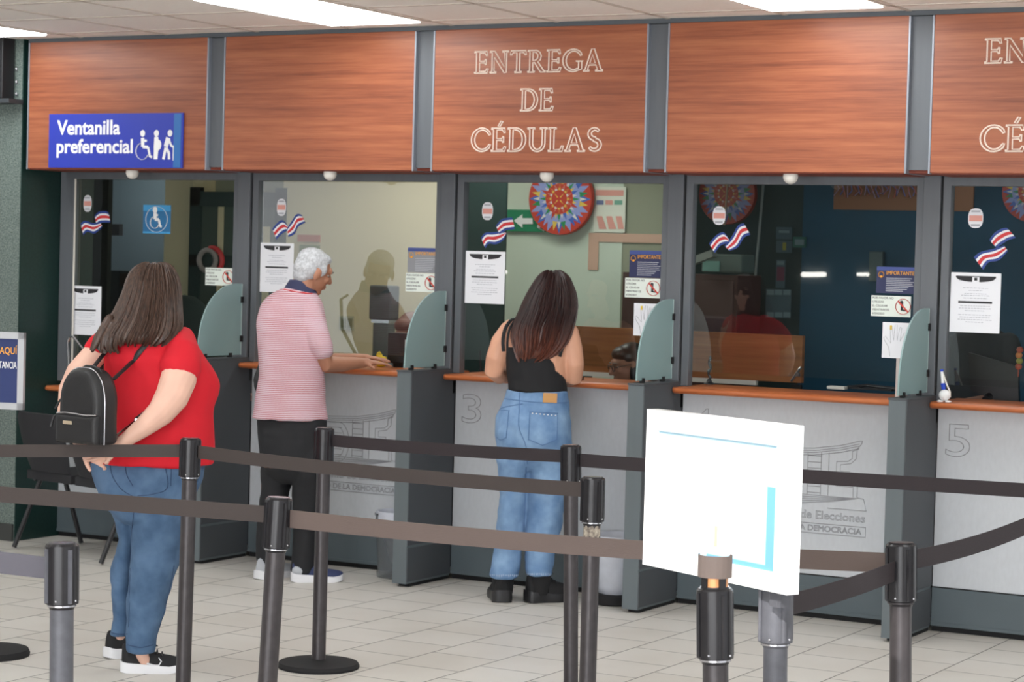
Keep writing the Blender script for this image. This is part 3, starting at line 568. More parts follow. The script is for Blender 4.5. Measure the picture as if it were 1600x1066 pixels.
# office chair W1
t=thing('office_chair','dark office chair seen through the glass right of the woman in red\'s hair','chair',(-.95,1.15,0))
q=onY(302,500,1.15); a=MB(); a.lathe((q.x,.75,q.z-.02),[(.0,-.26),(.18,-.24),(.2,-.1),(.2,.05),(.16,.13),(.09,.17),(.0,.18)],16); a2=MB()
for v in a.v: a2.v.append(Vector((v.x,1.15+(v.y-1.15)*.25,v.z)))
a2.f=a.f; a2.m=a.m; obj('backrest',a2,mat('dark_green_fabric',rgb(24,40,38),.9),t,sm=60)
a=MB(); a.box((q.x-.22,.9,.44),(q.x+.22,1.35,.5),0,.02); obj('seat',a,MATS['dark_green_fabric'],t)
a=MB(); a.tube([(q.x,1.12,.44),(q.x,1.12,.05)],.03); a.box((q.x-.02,1.18,.45),(q.x+.02,1.2,q.z)); 
for i in range(5): a.tube([(q.x,1.12,.07),(q.x+.26*math.cos(i*1.257),1.12+.26*math.sin(i*1.257),.03)],.02)
obj('base',a,BLKM,t)
# W2 things
t=thing('outlet_plate','pale double outlet plate on the cream wall right of the grey-haired man','outlet',(0,1.99,1.3)); t.location=onY(541,515,1.995)
pl_=pbox(530,494,552,516,1.988,.012,bev=.003); obj('plate',pl_,mat('beige_plate',rgb(176,174,150),.6),t)
a=pbox(533,498,540,512,1.984,.004); pbox(543,498,550,512,1.984,.004,a); obj('socket',a,mat('olive_socket',rgb(134,134,108),.6),t)
t=thing('wall_plaque','small red plaque above a green one on the cream wall above the grey-haired man','sign',onY(482,392,1.99))
obj('red_plate',pbox(465,367,499,378,1.985,.012),mat('faded_red',rgb(190,110,84),.6),t); obj('green_plate',pbox(468,383,498,400,1.985,.012),mat('faded_green',rgb(130,140,100),.6),t)
t=thing('upright_unit','dark grey upright unit standing behind the glass right of the grey-haired man','office machine',onY(594,580,1.2))  # plain dark upright case in stacked blocks
obj('body',pbox(577,446,610,500,1.2,.1,bev=.01),mat('slate_plastic',rgb(70,78,80),.5),t); a=pbox(580,500,607,505,1.2,.09); obj('chrome_band',a,CHROME,t,label='thin chrome band'); obj('lower_case',pbox(582,505,606,572,1.2,.08,bev=.01),mat('slate_plastic_dark',rgb(84,94,92),.4),t)
t=thing('monitor','black back of a monitor standing behind the glass by the grey-haired man\'s hands','monitor',onY(622,573,.25))
obj('screen',pbox(606,520,638,568,.25,.03,bev=.004),BLK,t); obj('stand',pbox(614,566,630,578,.27,.05),BLK,t); obj('white_edge',pbox(633,531,637,572,.245,.004),PAPER,t)
a=MB(); q=onZ(598,574,1.107); 
for i in range(5): a.ell(q+Vector((random.uniform(-.03,.03),random.uniform(-.01,.02),.02+.012*i)),(.035-.005*i,.02,.02),M=Matrix.Rotation(.5*i,3,'X'))
me=fuse(a,.006,4,wr=(.006,(30,30,30))); item('yellow_cloth',me,YEL,'crumpled yellow bag beside the monitor near the grey-haired man\'s hand','bag')
# W3 things: painted wheel
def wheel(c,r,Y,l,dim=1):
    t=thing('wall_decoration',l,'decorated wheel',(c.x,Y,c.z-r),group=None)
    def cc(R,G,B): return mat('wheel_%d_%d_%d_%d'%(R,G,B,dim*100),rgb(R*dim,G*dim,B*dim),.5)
    cols=[cc(196,62,44),cc(66,104,190),cc(40,140,84),cc(232,196,84),cc(226,218,214),cc(150,160,215)]
    a=MB(); n=40; a.rings([[Vector((c.x+q*math.cos(2*PI*j/n),y,c.z+q*math.sin(2*PI*j/n))) for j in range(n)] for q,y in ((r,Y+.03),(r,Y),(r*.985,Y-.006))],0); obj('disc',a,cols[0],t,sm=30)
    a=MB(); 
    def tri(r0,r1,ang,hw,mi,lay):
        p=[(r0,ang-hw),(r1,ang),(r0,ang+hw)]; a.prism([(c.x+r*q*math.cos(g),c.z+r*q*math.sin(g)) for q,g in p],Y-.007-lay*.0012,Y-.006-lay*.0012,mi)
    def ringp(rr,mi,lay,nn=32): a.prism([(c.x+r*rr*math.cos(2*PI*j/nn),c.z+r*rr*math.sin(2*PI*j/nn)) for j in range(nn)],Y-.007-lay*.0012,Y-.006-lay*.0012,mi)
    N=16
    for i in range(N):
        g=2*PI*i/N; tri(.6,.97,g,.24,(1,5)[i%2],0); tri(.58,.9,g+PI/N,.17,(2,1,5,3)[i%4],1); tri(.62,.84,g,.09,(4,5)[i%2],2)
    ringp(.64,5,3)
    for i in range(N): g=2*PI*i/N; tri(.4,.63,g,.15,(2,1,2,0)[i%4],4); tri(.42,.56,g+PI/N,.1,(4,3)[i%2],5)
    ringp(.43,0,6)
    for i in range(N): g=2*PI*i/N; tri(.25,.42,g,.17,4 if i%2 else 3,7); tri(.3,.41,g,.07,0,8)
    ringp(.24,0,9)
    for i in range(8): tri(.06,.22,2*PI*i/8,.3,(0,3)[i%2],10)
    obj('star_pattern',a,cols,t,label='multicoloured star pattern'); return t
wheel(onY(875.5,311,1.9),.222,1.9,'bright painted wheel hanging on the cream wall above the woman in black')
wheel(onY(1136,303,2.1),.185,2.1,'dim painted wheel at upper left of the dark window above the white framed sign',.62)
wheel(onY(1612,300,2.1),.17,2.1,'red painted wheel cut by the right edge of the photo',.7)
t=thing('exit_sign','green sign with a white left arrow partly behind the painted wheel','sign',onY(826,362,1.95))
obj('board',pbox(780,328,868,362,1.95,.01),GREEN,t)
a=MB(); T_=lambda px,py:onY(px,py,1.944)
pts=[(803,345),(816,335),(816,341),(832,341),(832,350),(816,350),(816,356)]
a.add([T_(*p_) for p_ in pts]+[T_(*p_)+Vector((0,.005,0)) for p_ in pts],[tuple(range(7))]+[(i,(i+1)%7,(i+1)%7+7,i+7) for i in range(7)]); a.ell(T_(842,354),(.012,.003,.012)); a.tube([T_(843,357),T_(850,361)],.008,6,flat=.3,ref=(0,1,0)); obj('arrow',a,WHITE,t)
t=thing('wall_poster','white poster with red heading and red slanted bars right of the painted wheel','poster',onY(953,362,1.96))
obj('sheet',pbox(929,292,976,363,1.965,.006),mat('poster_white',rgb(228,228,214),.6),t)
a=pbox(931,297,974,306,1.962,.003); pbox(932,313,943,320,1.962,.003,a,1); pbox(946,313,957,320,1.962,.003,a,0); pbox(960,313,972,320,1.962,.003,a,2)
for i in range(3):
    ps=[(932+i*15,338),(941+i*15,338),(948+i*15,358),(936+i*15,358)]; ps=[(min(x_,975),y_) for x_,y_ in ps]
    a.add([onY(x_,y_,1.961) for x_,y_ in ps]+[onY(x_,y_,1.964) for x_,y_ in ps],[(0,1,2,3),(0,4,5,1),(1,5,6,2),(2,6,7,3),(3,7,4,0)],0)
obj('print',a,[PINK,mat('faded_navy',rgb(110,120,160),.6),mat('faded_teal',rgb(120,170,150),.6)],t)
t=thing('red_wall_frame','faded red painted frame lines on the wall below the poster in the middle window','wall stripe',onY(980,420,1.96))
a=pbox(920,365,1040,379,1.972,.005); pbox(920,365,934,422,1.971,.005,a); obj('stripe',a,mat('faded_red_paint',rgb(206,168,148),.7),t)
a=MB(); A=onY(973,425,1.6); B=onY(1153,425,1.6); a.box((A.x,1.6,.0),(B.x,1.95,A.z),0,.004); a.box((A.x+.02,1.59,.1),((A.x+B.x)/2-.01,1.6,A.z-.03),0,.003); a.box(((A.x+B.x)/2+.01,1.59,.1),(B.x-.02,1.6,A.z-.03),0,.003)
item('tall_cabinet',a,mat('dark_brown_laminate',rgb(70,46,40),.6),'dark brown cabinet inside, behind the post between the middle window and the dark one','cabinet')
t=thing('desk_divider','orange-brown wooden desk divider low inside the middle and dark windows','divider',(1.9,1.2,0))
a=MB(); a.box((.97,1.18,1.09),(2.865,1.215,1.35),0,.002); obj('board',a,BRWOOD,t); a=MB(); a.box((.97,1.17,1.065),(2.6,1.20,1.09)); obj('white_edge',a,WPLA,t,label='white lower edge'); [obj('support',MB().box((xs,1.19,0),(xs+.06,1.21,1.08)),BLK,t) for xs in (1.0,2.8,1.5)]
a=MB(); a.tube([onY(1236,596,1.15),onY(1249,577,1.15),onY(1252,574,1.15)],.007); a.box(onY(1244,583,1.14),onY(1250,588,1.16)); obj('hinge',a,CHROME,t,label='silver hinge')
# inner worktop
a=MB(); a.box((-1.3,.33,1.05),(5.6,.45,1.08),0,.003); a.box((-1.3,.42,0),(5.6,.44,1.05)); 
item('inner_worktop',a,mat('dark_worktop',rgb(46,52,56),.5),'dark continuous worktop inside the offices behind the glass','worktop')
t=thing('keyboard_tray','white and black tray on the ledge right of the woman in black','tray',onZ(935,586,1.107)); q=onZ(935,586,1.107)
a=MB(); a.box((q.x-.07,.0+.04,1.108),(q.x+.1,.2,1.118)); obj('black_base',a,BLK,t); a=MB(); a.box((q.x-.08,.08,1.118),(q.x+.08,.2,1.135),0,.003); obj('white_box',a,WPLA,t)
a=MB(); q=onZ(950,589,1.107); a.box((q.x-.02,-.02,1.108),(q.x+.08,.04,1.128),0,.004); item('stapler',a,BLK,'small black box on the ledge just right of the woman in black\'s elbow','device')
a=MB(); q=onZ(1306,609,1.107); a.box((q.x-.05,q.y,1.108),(q.x+.045,q.y+.05,1.124),0,.003); item('white_block',a,WPLA,'small flat white block on the ledge of the dark window','block')
a=MB(); q=onZ(1358,610,1.107); a.box((q.x-.12,q.y+.0,1.108),(q.x+.12,q.y+.12,1.118)); a.tube([(q.x-.13,q.y+.03,1.115),(q.x-.02,q.y+.02,1.13),(q.x+.13,q.y+.04,1.12)],.008); item('black_tray',a,BLK,'flat black tray with cable on the ledge left of the hand diagram','tray')
t=thing('twisted_stand','small black twisted stand on the ledge at left of the dark window','stand',onZ(1108,602,1.107)); q=onZ(1108,601,1.107)
a=MB(); a.lathe(q,[(.028,0),(.028,.006),(.015,.014),(.008,.03)],16); obj('base',a,BLK,t); a=MB(); a.tube([q+Vector((.006*math.sin(i*1.9),.004*math.cos(i*1.3),.02+i*.016)) for i in range(9)],[.006,.008,.006,.009,.006,.009,.006,.009,.004],8); obj('stem',a,BLK,t)
a=MB(); q=onZ(747,580,1.107)+Vector((0,.03,0)); a.cyl(q,.012,.01); a.tube([q,q+Vector((-.01,0,.11))],.006); item('pen_stand',a,BLK,'thin black pen standing on the ledge left of the woman in black','pen')
# W4 dim things
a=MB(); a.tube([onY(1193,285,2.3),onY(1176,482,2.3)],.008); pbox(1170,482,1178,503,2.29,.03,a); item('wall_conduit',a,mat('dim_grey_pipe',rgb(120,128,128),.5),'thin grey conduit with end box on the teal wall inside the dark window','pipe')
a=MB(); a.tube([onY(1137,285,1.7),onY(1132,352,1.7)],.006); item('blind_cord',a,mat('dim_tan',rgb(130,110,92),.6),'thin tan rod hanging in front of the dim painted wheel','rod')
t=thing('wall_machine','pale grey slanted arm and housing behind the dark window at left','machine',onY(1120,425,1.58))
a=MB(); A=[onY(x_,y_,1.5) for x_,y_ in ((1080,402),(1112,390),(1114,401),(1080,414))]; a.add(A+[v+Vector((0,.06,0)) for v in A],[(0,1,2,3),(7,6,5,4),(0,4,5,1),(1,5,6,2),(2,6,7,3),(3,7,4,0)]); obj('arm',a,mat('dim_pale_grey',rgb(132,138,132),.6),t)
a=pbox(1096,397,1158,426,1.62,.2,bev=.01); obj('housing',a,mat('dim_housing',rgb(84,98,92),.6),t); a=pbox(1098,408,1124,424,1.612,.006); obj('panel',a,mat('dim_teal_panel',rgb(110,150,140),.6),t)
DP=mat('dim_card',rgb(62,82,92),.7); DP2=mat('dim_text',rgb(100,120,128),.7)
cards=[(1213,355,1237,374,'dim dark card highest on the teal wall'),(1213,376,1237,395,'dim card with yellow figure on the teal wall'),(1213,406,1226,450,'dim card with dark red centre on the teal wall'),(1197,452,1235,497,'wide dim card with three columns on the teal wall'),(1239,370,1259,387,'dim green card on the teal wall')]
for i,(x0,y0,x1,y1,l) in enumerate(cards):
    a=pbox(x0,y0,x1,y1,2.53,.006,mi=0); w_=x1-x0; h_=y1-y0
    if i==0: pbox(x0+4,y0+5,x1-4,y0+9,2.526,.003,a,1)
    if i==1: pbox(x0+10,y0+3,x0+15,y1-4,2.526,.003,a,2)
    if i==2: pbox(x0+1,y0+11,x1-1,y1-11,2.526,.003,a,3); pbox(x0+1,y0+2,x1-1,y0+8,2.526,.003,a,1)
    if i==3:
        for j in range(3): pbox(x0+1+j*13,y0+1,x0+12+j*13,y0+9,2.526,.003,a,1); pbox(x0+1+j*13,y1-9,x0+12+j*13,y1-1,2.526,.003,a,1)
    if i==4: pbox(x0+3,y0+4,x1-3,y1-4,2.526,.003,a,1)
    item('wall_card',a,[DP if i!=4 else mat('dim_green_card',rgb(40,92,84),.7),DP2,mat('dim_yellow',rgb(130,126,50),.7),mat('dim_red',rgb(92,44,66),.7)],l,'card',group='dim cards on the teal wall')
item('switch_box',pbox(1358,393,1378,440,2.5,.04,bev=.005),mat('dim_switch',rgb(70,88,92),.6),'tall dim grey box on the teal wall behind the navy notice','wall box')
t=thing('painted_board','painted board with scribbled pattern at the top right of the dark window','board',onY(1400,328,2.0))
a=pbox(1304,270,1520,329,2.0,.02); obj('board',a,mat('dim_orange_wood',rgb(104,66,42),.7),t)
a=MB(); rr=random.Random(4)
for i in range(40):
    x_=1308+i*4.6; a.tube([onY(x_+rr.uniform(-4,4),285+rr.uniform(0,6),1.99),onY(x_+rr.uniform(0,8),297+rr.uniform(-3,3),1.988),onY(x_+rr.uniform(-6,6),306+rr.uniform(-3,4),1.99)],.006,5,mi=i%3,flat=.4,ref=(0,1,0))
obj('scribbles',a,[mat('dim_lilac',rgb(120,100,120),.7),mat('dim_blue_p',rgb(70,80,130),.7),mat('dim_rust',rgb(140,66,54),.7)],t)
# W5 monitor, ornament
t=thing('slanted_monitor','black slanted monitor behind the right-edge window','monitor',onZ(1548,640,1.107))
a=MB(); A=[onY(x_,y_,.45) for x_,y_ in ((1513,551),(1590,573),(1592,640),(1516,610))]; a.add(A+[v+Vector((0,.03,0)) for v in A],[(0,1,2,3),(7,6,5,4),(0,4,5,1),(1,5,6,2),(2,6,7,3),(3,7,4,0)]); obj('screen',a,BLK,t); a=MB(); q=onY(1550,615,.5); a.tube([q,(q.x,q.y-.1,1.1)],.02); a.cyl((q.x,q.y-.11,1.081),.05,.012); obj('stand',a,BLK,t)
a=MB(); q=onY(1592,560,.3)
for i,mi in enumerate((0,1,2,0)): a.ell(q+Vector((.004*(i%2),0,-.04+i*.027)),(.017,.017,.016),mi)
a.cyl((q.x,q.y,q.z-.09),.003,.06); item('beaded_ornament',a,[mat('dull_red_bead',rgb(170,80,60),.5),mat('olive_bead',rgb(150,150,80),.5),mat('orange_bead',rgb(190,120,70),.5)],'small stacked red and green beads at the right edge of the last window','ornament',sm=60)
# pen holder on ledge 5
q=onY(1476,621,-.085); q.z=1.107; t=thing('desk_pen_holder','white ball pen holder with blue and white pen on the right ledge','pen holder',q)
a=MB(); a.ell(q+Vector((0,0,.034)),(.028,.026,.027)); a.ell(q+Vector((-.018,-.008,.005)),(.016,.02,.006)); a.ell(q+Vector((.02,-.008,.005)),(.016,.02,.006)); a.cyl(q+Vector((-.005,0,.055)),.007,.014); obj('ball_body',a,WHITE,t,sm=60)
a=MB(); a.tube([q+Vector((-.006,0,.06)),q+Vector((-.01,0,.09))],[.010,.012]); a.tube([q+Vector((-.018,0,.145)),q+Vector((-.019,0,.155))],.008); obj('pen_blue',a,mat('pen_blue_plastic',rgb(34,70,190),.3),t,label='blue pen ends'); a=MB(); a.tube([q+Vector((-.01,0,.088)),q+Vector((-.018,0,.147))],[.008,.007]); obj('pen_barrel',a,WHITE,t)
a=MB(); a.tube([q+Vector((-.012,0,.135)),q+Vector((.008,-.005,.09)),q+Vector((.026,-.002,.05)),q+Vector((.026,0,.025))],.004); obj('cord',a,WPLA,t)
# gooseneck by window 1
a=MB(); a.tube([onY(108,592,-.03),onY(107,560,-.03),onY(106,534,-.03),onY(109,527,-.03),onY(114,526,-.03),onY(130,546,-.02)],.007,8); item('bent_metal_rod',a,CHROME,'bent grey metal rod on the glass left of the woman in red','rod')
# wall unit upper left
t=thing('wall_speaker_box','black box unit mounted high on the granite pillar at the left edge','wall unit',onY(5,158,-.5))
obj('case',pbox(-60,58,3,154,-.46,.1,bev=.004),BLK,t); obj('shelf',pbox(-60,154,14,161,-.48,.12),mat('dark_grey_shelf',rgb(50,54,58),.5),t)
a=MB(); 
for yy in (108,128,147): q=onY(26,yy,-.352); a.ell(q,(.008,.01,.012))
obj('screw',a,CHROME,t)
# left framed sign on stand
dS=8.9
t=thing('framed_sign_stand','grey-framed navy sign with orange and white words, cut by the left edge','sign stand',onZ(-20,1024,0))
b=onZ(-18,1024,0)
a=MB(); a.lathe(b,[(.17,0),(.172,.012),(.165,.028),(.12,.036),(.04,.042),(.0,.044)],36); obj('base',a,BLKM,t,sm=40)
top=dep(-22,640,8.95); a=MB(); a.tube([b+Vector((0,0,.03)),Vector((b.x,b.y,1.1))],.022,14); obj('pole',a,POLE,t,sm=40)
fw_=.46; c0=dep(41,520,8.9); c1=dep(41,641,8.9); zt_,zb_=c0.z,c1.z; rx=HR*.95+HF*-.2; rx.normalize()
def LS(u,v,w=0): return Vector((c0.x,c0.y,0))-rx*u+rx.cross(ZZ)*w+ZZ*(zb_+v*(zt_-zb_))
def qbox(mb,fn,u0,u1,v0,v1,w0,w1,mi=0):
    vs=[fn(u,v,w) for w in (w0,w1) for v in (v0,v1) for u in (u0,u1)]; mb.add(vs,[(0,1,3,2),(4,6,7,5),(0,4,5,1),(2,3,7,6),(0,2,6,4),(1,5,7,3)],mi); return mb
a=MB(); 
for u0,u1,v0,v1 in ((0,.026,0,1),(fw_-.026,fw_,0,1),(0,fw_,0,.085),(0,fw_,.915,1)): qbox(a,LS,u0,u1,v0,v1,-.0,.02)
obj('frame',a,mat('silver_frame',rgb(178,180,184),.4,.3),t)
a=MB(); qbox(a,LS,.02,fw_-.02,.05,.95,-.004,.008); obj('poster',a,mat('deep_navy',rgb(26,44,98),.5),t)
def TL(x0,x1,z0,z1,s_):  # text on sign; x from right edge u
    return text_mesh(s_,x0,x1,z0,z1,0,T=lambda v:LS(fw_-v.x,v.z,.009-v.y))
obj('lettering',TL(fw_-.108,fw_-.034,.70,.83,'AQUÍ'),ORG,t,label='orange word'); obj('lettering',TL(fw_-.135,fw_-.105,.20,.36,'A'),ORG,t,label='orange letter')
obj('lettering',TL(fw_-.132,fw_-.114,.70,.79,'O'),WHITE,t,label='white letter'); obj('lettering',TL(fw_-.165,fw_-.034,.53,.62,'CONSTANCIA'),WHITE,t,label='white word')
# ------------------------------------------------------------------ waiting bench
fd=Vector((.24,.97,0)).normalized(); sd=Vector((.97,-.24,0)).normalized(); A=onZ(22,858,0)
t=thing('waiting_bench','black two-seat waiting bench in front of the dark stone corner behind the belts','bench',A+sd*.42+fd*.2)
def BQ(s,f_,z): return A+sd*s+fd*f_+ZZ*z
for i,s0 in enumerate((.0,.46)):
    a=MB(); rs=[]
    for j in range(9):
        z=.455+j*.042; wv=.175+.035*math.sin(min(1,(j+.6)/4)*PI/2); 
        if j==8: wv-=.03
        ln=.10-.012*j
        rs.append([BQ(s0+.2+wv*math.cos(q)*(abs(math.cos(q))**-.5 if abs(math.cos(q))>.01 else 1),ln+.02*math.sin(q)-.03*(1-abs(math.cos(q))),z) for q in [k_*PI/9+.01 for k_ in range(18)]])
    a.rings(rs); obj('backrest',a,mat('black_bench_fabric',rgb(38,38,42),.8),t,sm=60)
    a=MB(); vs=[BQ(s0+u,v,z) for z in (.40,.45) for v in (.08,.5) for u in (0,.42)]; a.add(vs,[(0,1,3,2),(4,6,7,5),(0,4,5,1),(2,3,7,6),(0,2,6,4),(1,5,7,3)]); obj('seat',a,MATS['black_bench_fabric'],t)
a=MB()
for s0 in (.04,.86): 
    a.tube([BQ(s0-.04,.0,0.01),BQ(s0+.02,.14,.42)],.014,8); a.tube([BQ(s0+.02,.42,.01),BQ(s0+.0,.30,.42)],.014,8); a.tube([BQ(s0,.1,.40),BQ(s0,.48,.40)],.014,8); a.tube([BQ(s0+.02,.12,.42),BQ(s0+.04,.06,.62)],.012,8)
a.tube([BQ(.04,.28,.385),BQ(.86,.28,.385)],.018,8); obj('frame',a,BLK,t,sm=40)
# ------------------------------------------------------------------ bins
q=onZ(607,906,0); q.y+=.1; q.x-=.03; t=thing('waste_bin','clear grey waste bin with white bag, left of the woman in black','waste bin',q)
a=MB(); a.lathe(q,[(.085,.0),(.092,.005),(.095,.03),(.088,.032),(.108,.33),(.112,.335),(.112,.345),(.104,.345),(.083,.04),(0,.04)],28); obj('shell',a,BINP,t,sm=40)
a=MB(); rs=[]
for z,r_ in ((.07,.02),(.1,.05),(.16,.06),(.22,.085),(.30,.1),(.35,.114),(.36,.12),(.33,.123),(.29,.12)): rs.append([q+Vector((.025+(r_+.007*math.sin(j*2.3+z*40))*math.cos(2*PI*j/24),(r_+.006*math.cos(j*3.1))*math.sin(2*PI*j/24),z)) for j in range(24)])
a.rings(rs,cap=False); obj('bag',a,mat('white_bin_bag',rgb(214,218,230),.4,bump=.8,bscale=30),t,sm=80,label='crumpled white bag liner')
q=onZ(957,948,0); q.y+=.1; q.x-=.04; t=thing('trash_can','waste bin with translucent grey bag left of the pedestal beside the white framed sign','waste bin',q)
a=MB(); a.lathe(q,[(.11,0),(.118,.006),(.12,.05),(.112,.055),(0,.05)],28); obj('base',a,BLKM,t,sm=40)
a=MB(); rs=[]
for z,r_ in ((.05,.075),(.09,.098),(.2,.11),(.3,.122),(.345,.13),(.35,.135),(.335,.139)): rs.append([q+Vector(((r_+.005*math.sin(j*2.7+z*50))*math.cos(2*PI*j/26),(r_+.005*math.cos(j*1.9+z*30))*math.sin(2*PI*j/26),z)) for j in range(26)])
a.rings(rs,cap=False); obj('bag',a,BAG,t,sm=80,label='translucent grey bag')
# ------------------------------------------------------------------ stanchions
def stanchion(name,topp,zt,botp,label,style=0,d=None,hl=.15,rp=.029,gr=None,group='belt stanchions'):
    topc=onZ(topp[0],topp[1],zt) if d is None else dep(topp[0],topp[1],d)
    dd=(topc-CAM).dot(FW); low=dep(botp[0],botp[1],dd); ax=(topc-low).normalized()
    foot=topc-ax*(topc.z/ax.z)
    t=thing(name,label,'stanchion',(foot.x,foot.y,0),group=group)
    a=MB(); a.lathe((foot.x,foot.y,0),[(.17,0),(.172,.01),(.165,.022),(.1,.03),(.04,.034),(0,.035)],36); obj('base',a,BLKM,t,sm=40)
    H=topc-ax*(hl)
    a=MB(); a.tube([foot+ax*.02,H+ax*.02],rp,20); obj('pole',a,POLEG if style in (1,) else POLE,t,sm=40)
    a=MB(); rr=.041
    a.lathe(H,[(.030,-.012),(.034,0),(rr,.002),(rr,hl-.006),(rr-.004,hl-.001),(0,hl)],28,axis=ax)
    hd=obj('head',a,HEADM if style!=1 else POLEG,t,sm=35)
    # vertical flanges and slots
    side=(CAM-topc); side.z=0; side.normalize()
    a=MB()
    for g in (0.5,2.07,3.64,5.21):
        dr=Matrix.Rotation(g,3,'Z')@side; p0=H+dr*(rr+.0005); a.tube([p0+ax*.006,p0+ax*(hl-.012)],.006,6)
    obj('flange',a,HEADM if style!=1 else POLEG,hd,sm=40)
    a=MB(); dr=Matrix.Rotation(-.35,3,'Z')@side; 
    a.ell(H+dr*(rr+.001)+ax*.012,(.003,.003,.003)); obj('screw',a,CHROME,hd)
    dr=Matrix.Rotation(.9,3,'Z')@side; a=MB(); a.ell(H+dr*(rr+.001)+ax*.012,(.003,.003,.003)); obj('screw',a,CHROME,hd)
    obj('rim',MB().lathe(H+ax*(hl-.0005),[(.032,0),(.033,.003),(.0,.004)],24,axis=ax),CHROME if style!=2 else POLE,hd,sm=40,label='worn bright rim'); obj('rim',MB().lathe(H,[(.033,-.006),(.0355,-.005),(.0355,-.001),(.033,0)],24,axis=ax),CHROME if style!=2 else POLE,hd,sm=40,label='worn bright rim')
    return topc,ax,t
S1,a1,_=stanchion('belt_stanchion',(97,849),1.0,(96,1066),'stanchion with grey pole and black head at the lower left, nearest on that side',1)
for ch in _.children:
    if ch.name.startswith('head'): ch.data.materials[0]=HEADM
S2,a2,_=stanchion('belt_stanchion',(298,685),1.0,(286,1066),'black stanchion directly right of the woman in red')
S3,a3,_=stanchion('belt_stanchion',(436,778),1.0,(418,1066),'leaning stanchion in front of the grey-haired man\'s legs, carrying the nearest long belt',0)
S4,a4,_=stanchion('belt_stanchion',(507,669),1.0,(497,1059),'dark stanchion with visible round base behind the leaning one')
S5,a5,_=stanchion('belt_stanchion',(892,696),1.0,(892,1066),'slim black stanchion directly right of the woman in black\'s legs')
S6,a6,t6=stanchion('belt_stanchion',(927,746),1.0,(918,1066),'stanchion with peeling paint under its head, left of the white framed sign')
S7,a7,_=stanchion('belt_stanchion',(1117,918),1,(1118,1066),'black stanchion in front of the white framed sign with a belt end clipped on top',0,d=5.0,hl=.16)
S8,a8,_=stanchion('belt_stanchion',(1213,902),1,(1211,1066),'grey stanchion under the right corner of the white framed sign',1,d=5.36,hl=.158)
S9,a9,_=stanchion('belt_stanchion',(1408,849),1.0,(1407,1066),'dark stanchion at right where three belts meet',2,hl=.155)
# peeling paint on S6
H=S6-a6*.152; a=MB(); n_=10; ring_=lambda z,r_: [H+a6*z+(HR*math.cos(g)-HF*math.sin(g))*r_ for g in [PI*(.1+.8*i/n_) for i in range(n_+1)]]
rz=[[p+a6*(.006*math.sin(k*2.3+q)) for k,p in enumerate(ring_(z,.0298))] for q,z in ((0,-.048),(1,-.03),(2,-.012))]
a.add([p for r_ in rz for p in r_],[(i*(n_+1)+k,i*(n_+1)+k+1,(i+1)*(n_+1)+k+1,(i+1)*(n_+1)+k) for i in range(2) for k in range(n_)]); obj('peeled_patch',a,mat('peeled_paint',rgb(90,80,76),.8,noise_scale=70,col2=rgb(186,176,160)),t6,label='patch of peeling pale paint')
# belts
BELTB=mat('brown_black_webbing',rgb(64,56,54),.7,bump=.4,bscale=60,stretch=(1,1,14))
def belt(pts,label,w=.05,sag=.0,seg=10,tw=0,mt=None):
    a=MB(); th=.0012; L_=[]
    for i in range(len(pts)-1):
        p,q=Vector(pts[i]),Vector(pts[i+1])
        for j in range(seg+(i==len(pts)-2)):
            u=j/seg; v=p.lerp(q,u); v.z-=sag*4*u*(1-u); L_.append(v)
    rs=[]
    for i,v in enumerate(L_):
        t_=(L_[min(i+1,len(L_)-1)]-L_[max(i-1,0)]); t_.z=0; t_.normalize(); nrm=Vector((-t_.y,t_.x,0)); up=ZZ
        if tw: up=(ZZ*math.cos(tw)+nrm*math.sin(tw))
        rs.append([v+up*(w/2)+nrm*th,v-up*(w/2)+nrm*th,v-up*(w/2)-nrm*th,v+up*(w/2)-nrm*th])
    a.rings(rs); return obj('barrier_belt',a,mt or BELT,label=label,cat='barrier belt',group='black retractable belts')
def hp(S,ax,dz=.045): return S-ax*dz
L1=dep(-40,705,8.85)
belt([L1,hp(S2,a2,.047)+(L1-S2).normalized()*.041],'black belt passing behind the hands of the woman in red, from the left edge',mt=BELTB)
belt([hp(S2,a2,.05)+(S6-S2).normalized()*.041,hp(S6,a6,.045)+(S2-S6).normalized()*.041],'black belt from the stanchion beside the woman in red to the peeling-paint stanchion',sag=.012,mt=BELTB)
L2=dep(-60,768,7.0)
belt([L2,hp(S3,a3,.05)+(L2-S3).normalized()*.041],'long black belt from the left edge to the leaning stanchion',sag=.0,mt=BELTB)
belt([hp(S3,a3,.06)+(S9-S3).normalized()*.041,hp(S9,a9,.055)+(S3-S9).normalized()*.041],'black belt with painted sun sheen from the leaning stanchion, passing behind the white framed sign',sag=.016,w=.053,mt=mat('sun_sheen_webbing',rgb(98,84,79),.65,bump=.4,bscale=60,stretch=(1,1,14)))  # lighter brown imitates sun sheen on the black webbing
belt([hp(S4,a4,.05)+(S5-S4).normalized()*.041,hp(S5,a5,.045)+(S4-S5).normalized()*.041],'black belt crossing the seat of the woman in black',sag=.006)
R3=dep(1660,770,7.95)
belt([hp(S5,a5,.055)+(R3-S5).normalized()*.041,R3],'black belt running from the woman in black\'s legs to the right edge',sag=.004,w=.052)
belt([hp(S9,a9,.07)+(S8-S9).normalized()*.041,hp(S8,a8,.075)+(S9-S8).normalized()*.041],'dark belt sloping down from the right stanchion to behind the white framed sign',sag=.006,w=.054)
R5=dep(1660,795,6.7)
belt([hp(S9,a9,.05)+(R5-S9).normalized()*.041,R5],'black belt rising from the right stanchion to the right edge',sag=.02,w=.052)
L6=dep(-60,872,5.5)
b6=belt([L6,hp(S1,a1,.055)+(L6-S1).normalized()*.041],'short greyish belt entering at the left edge into the lower left stanchion',w=.054)
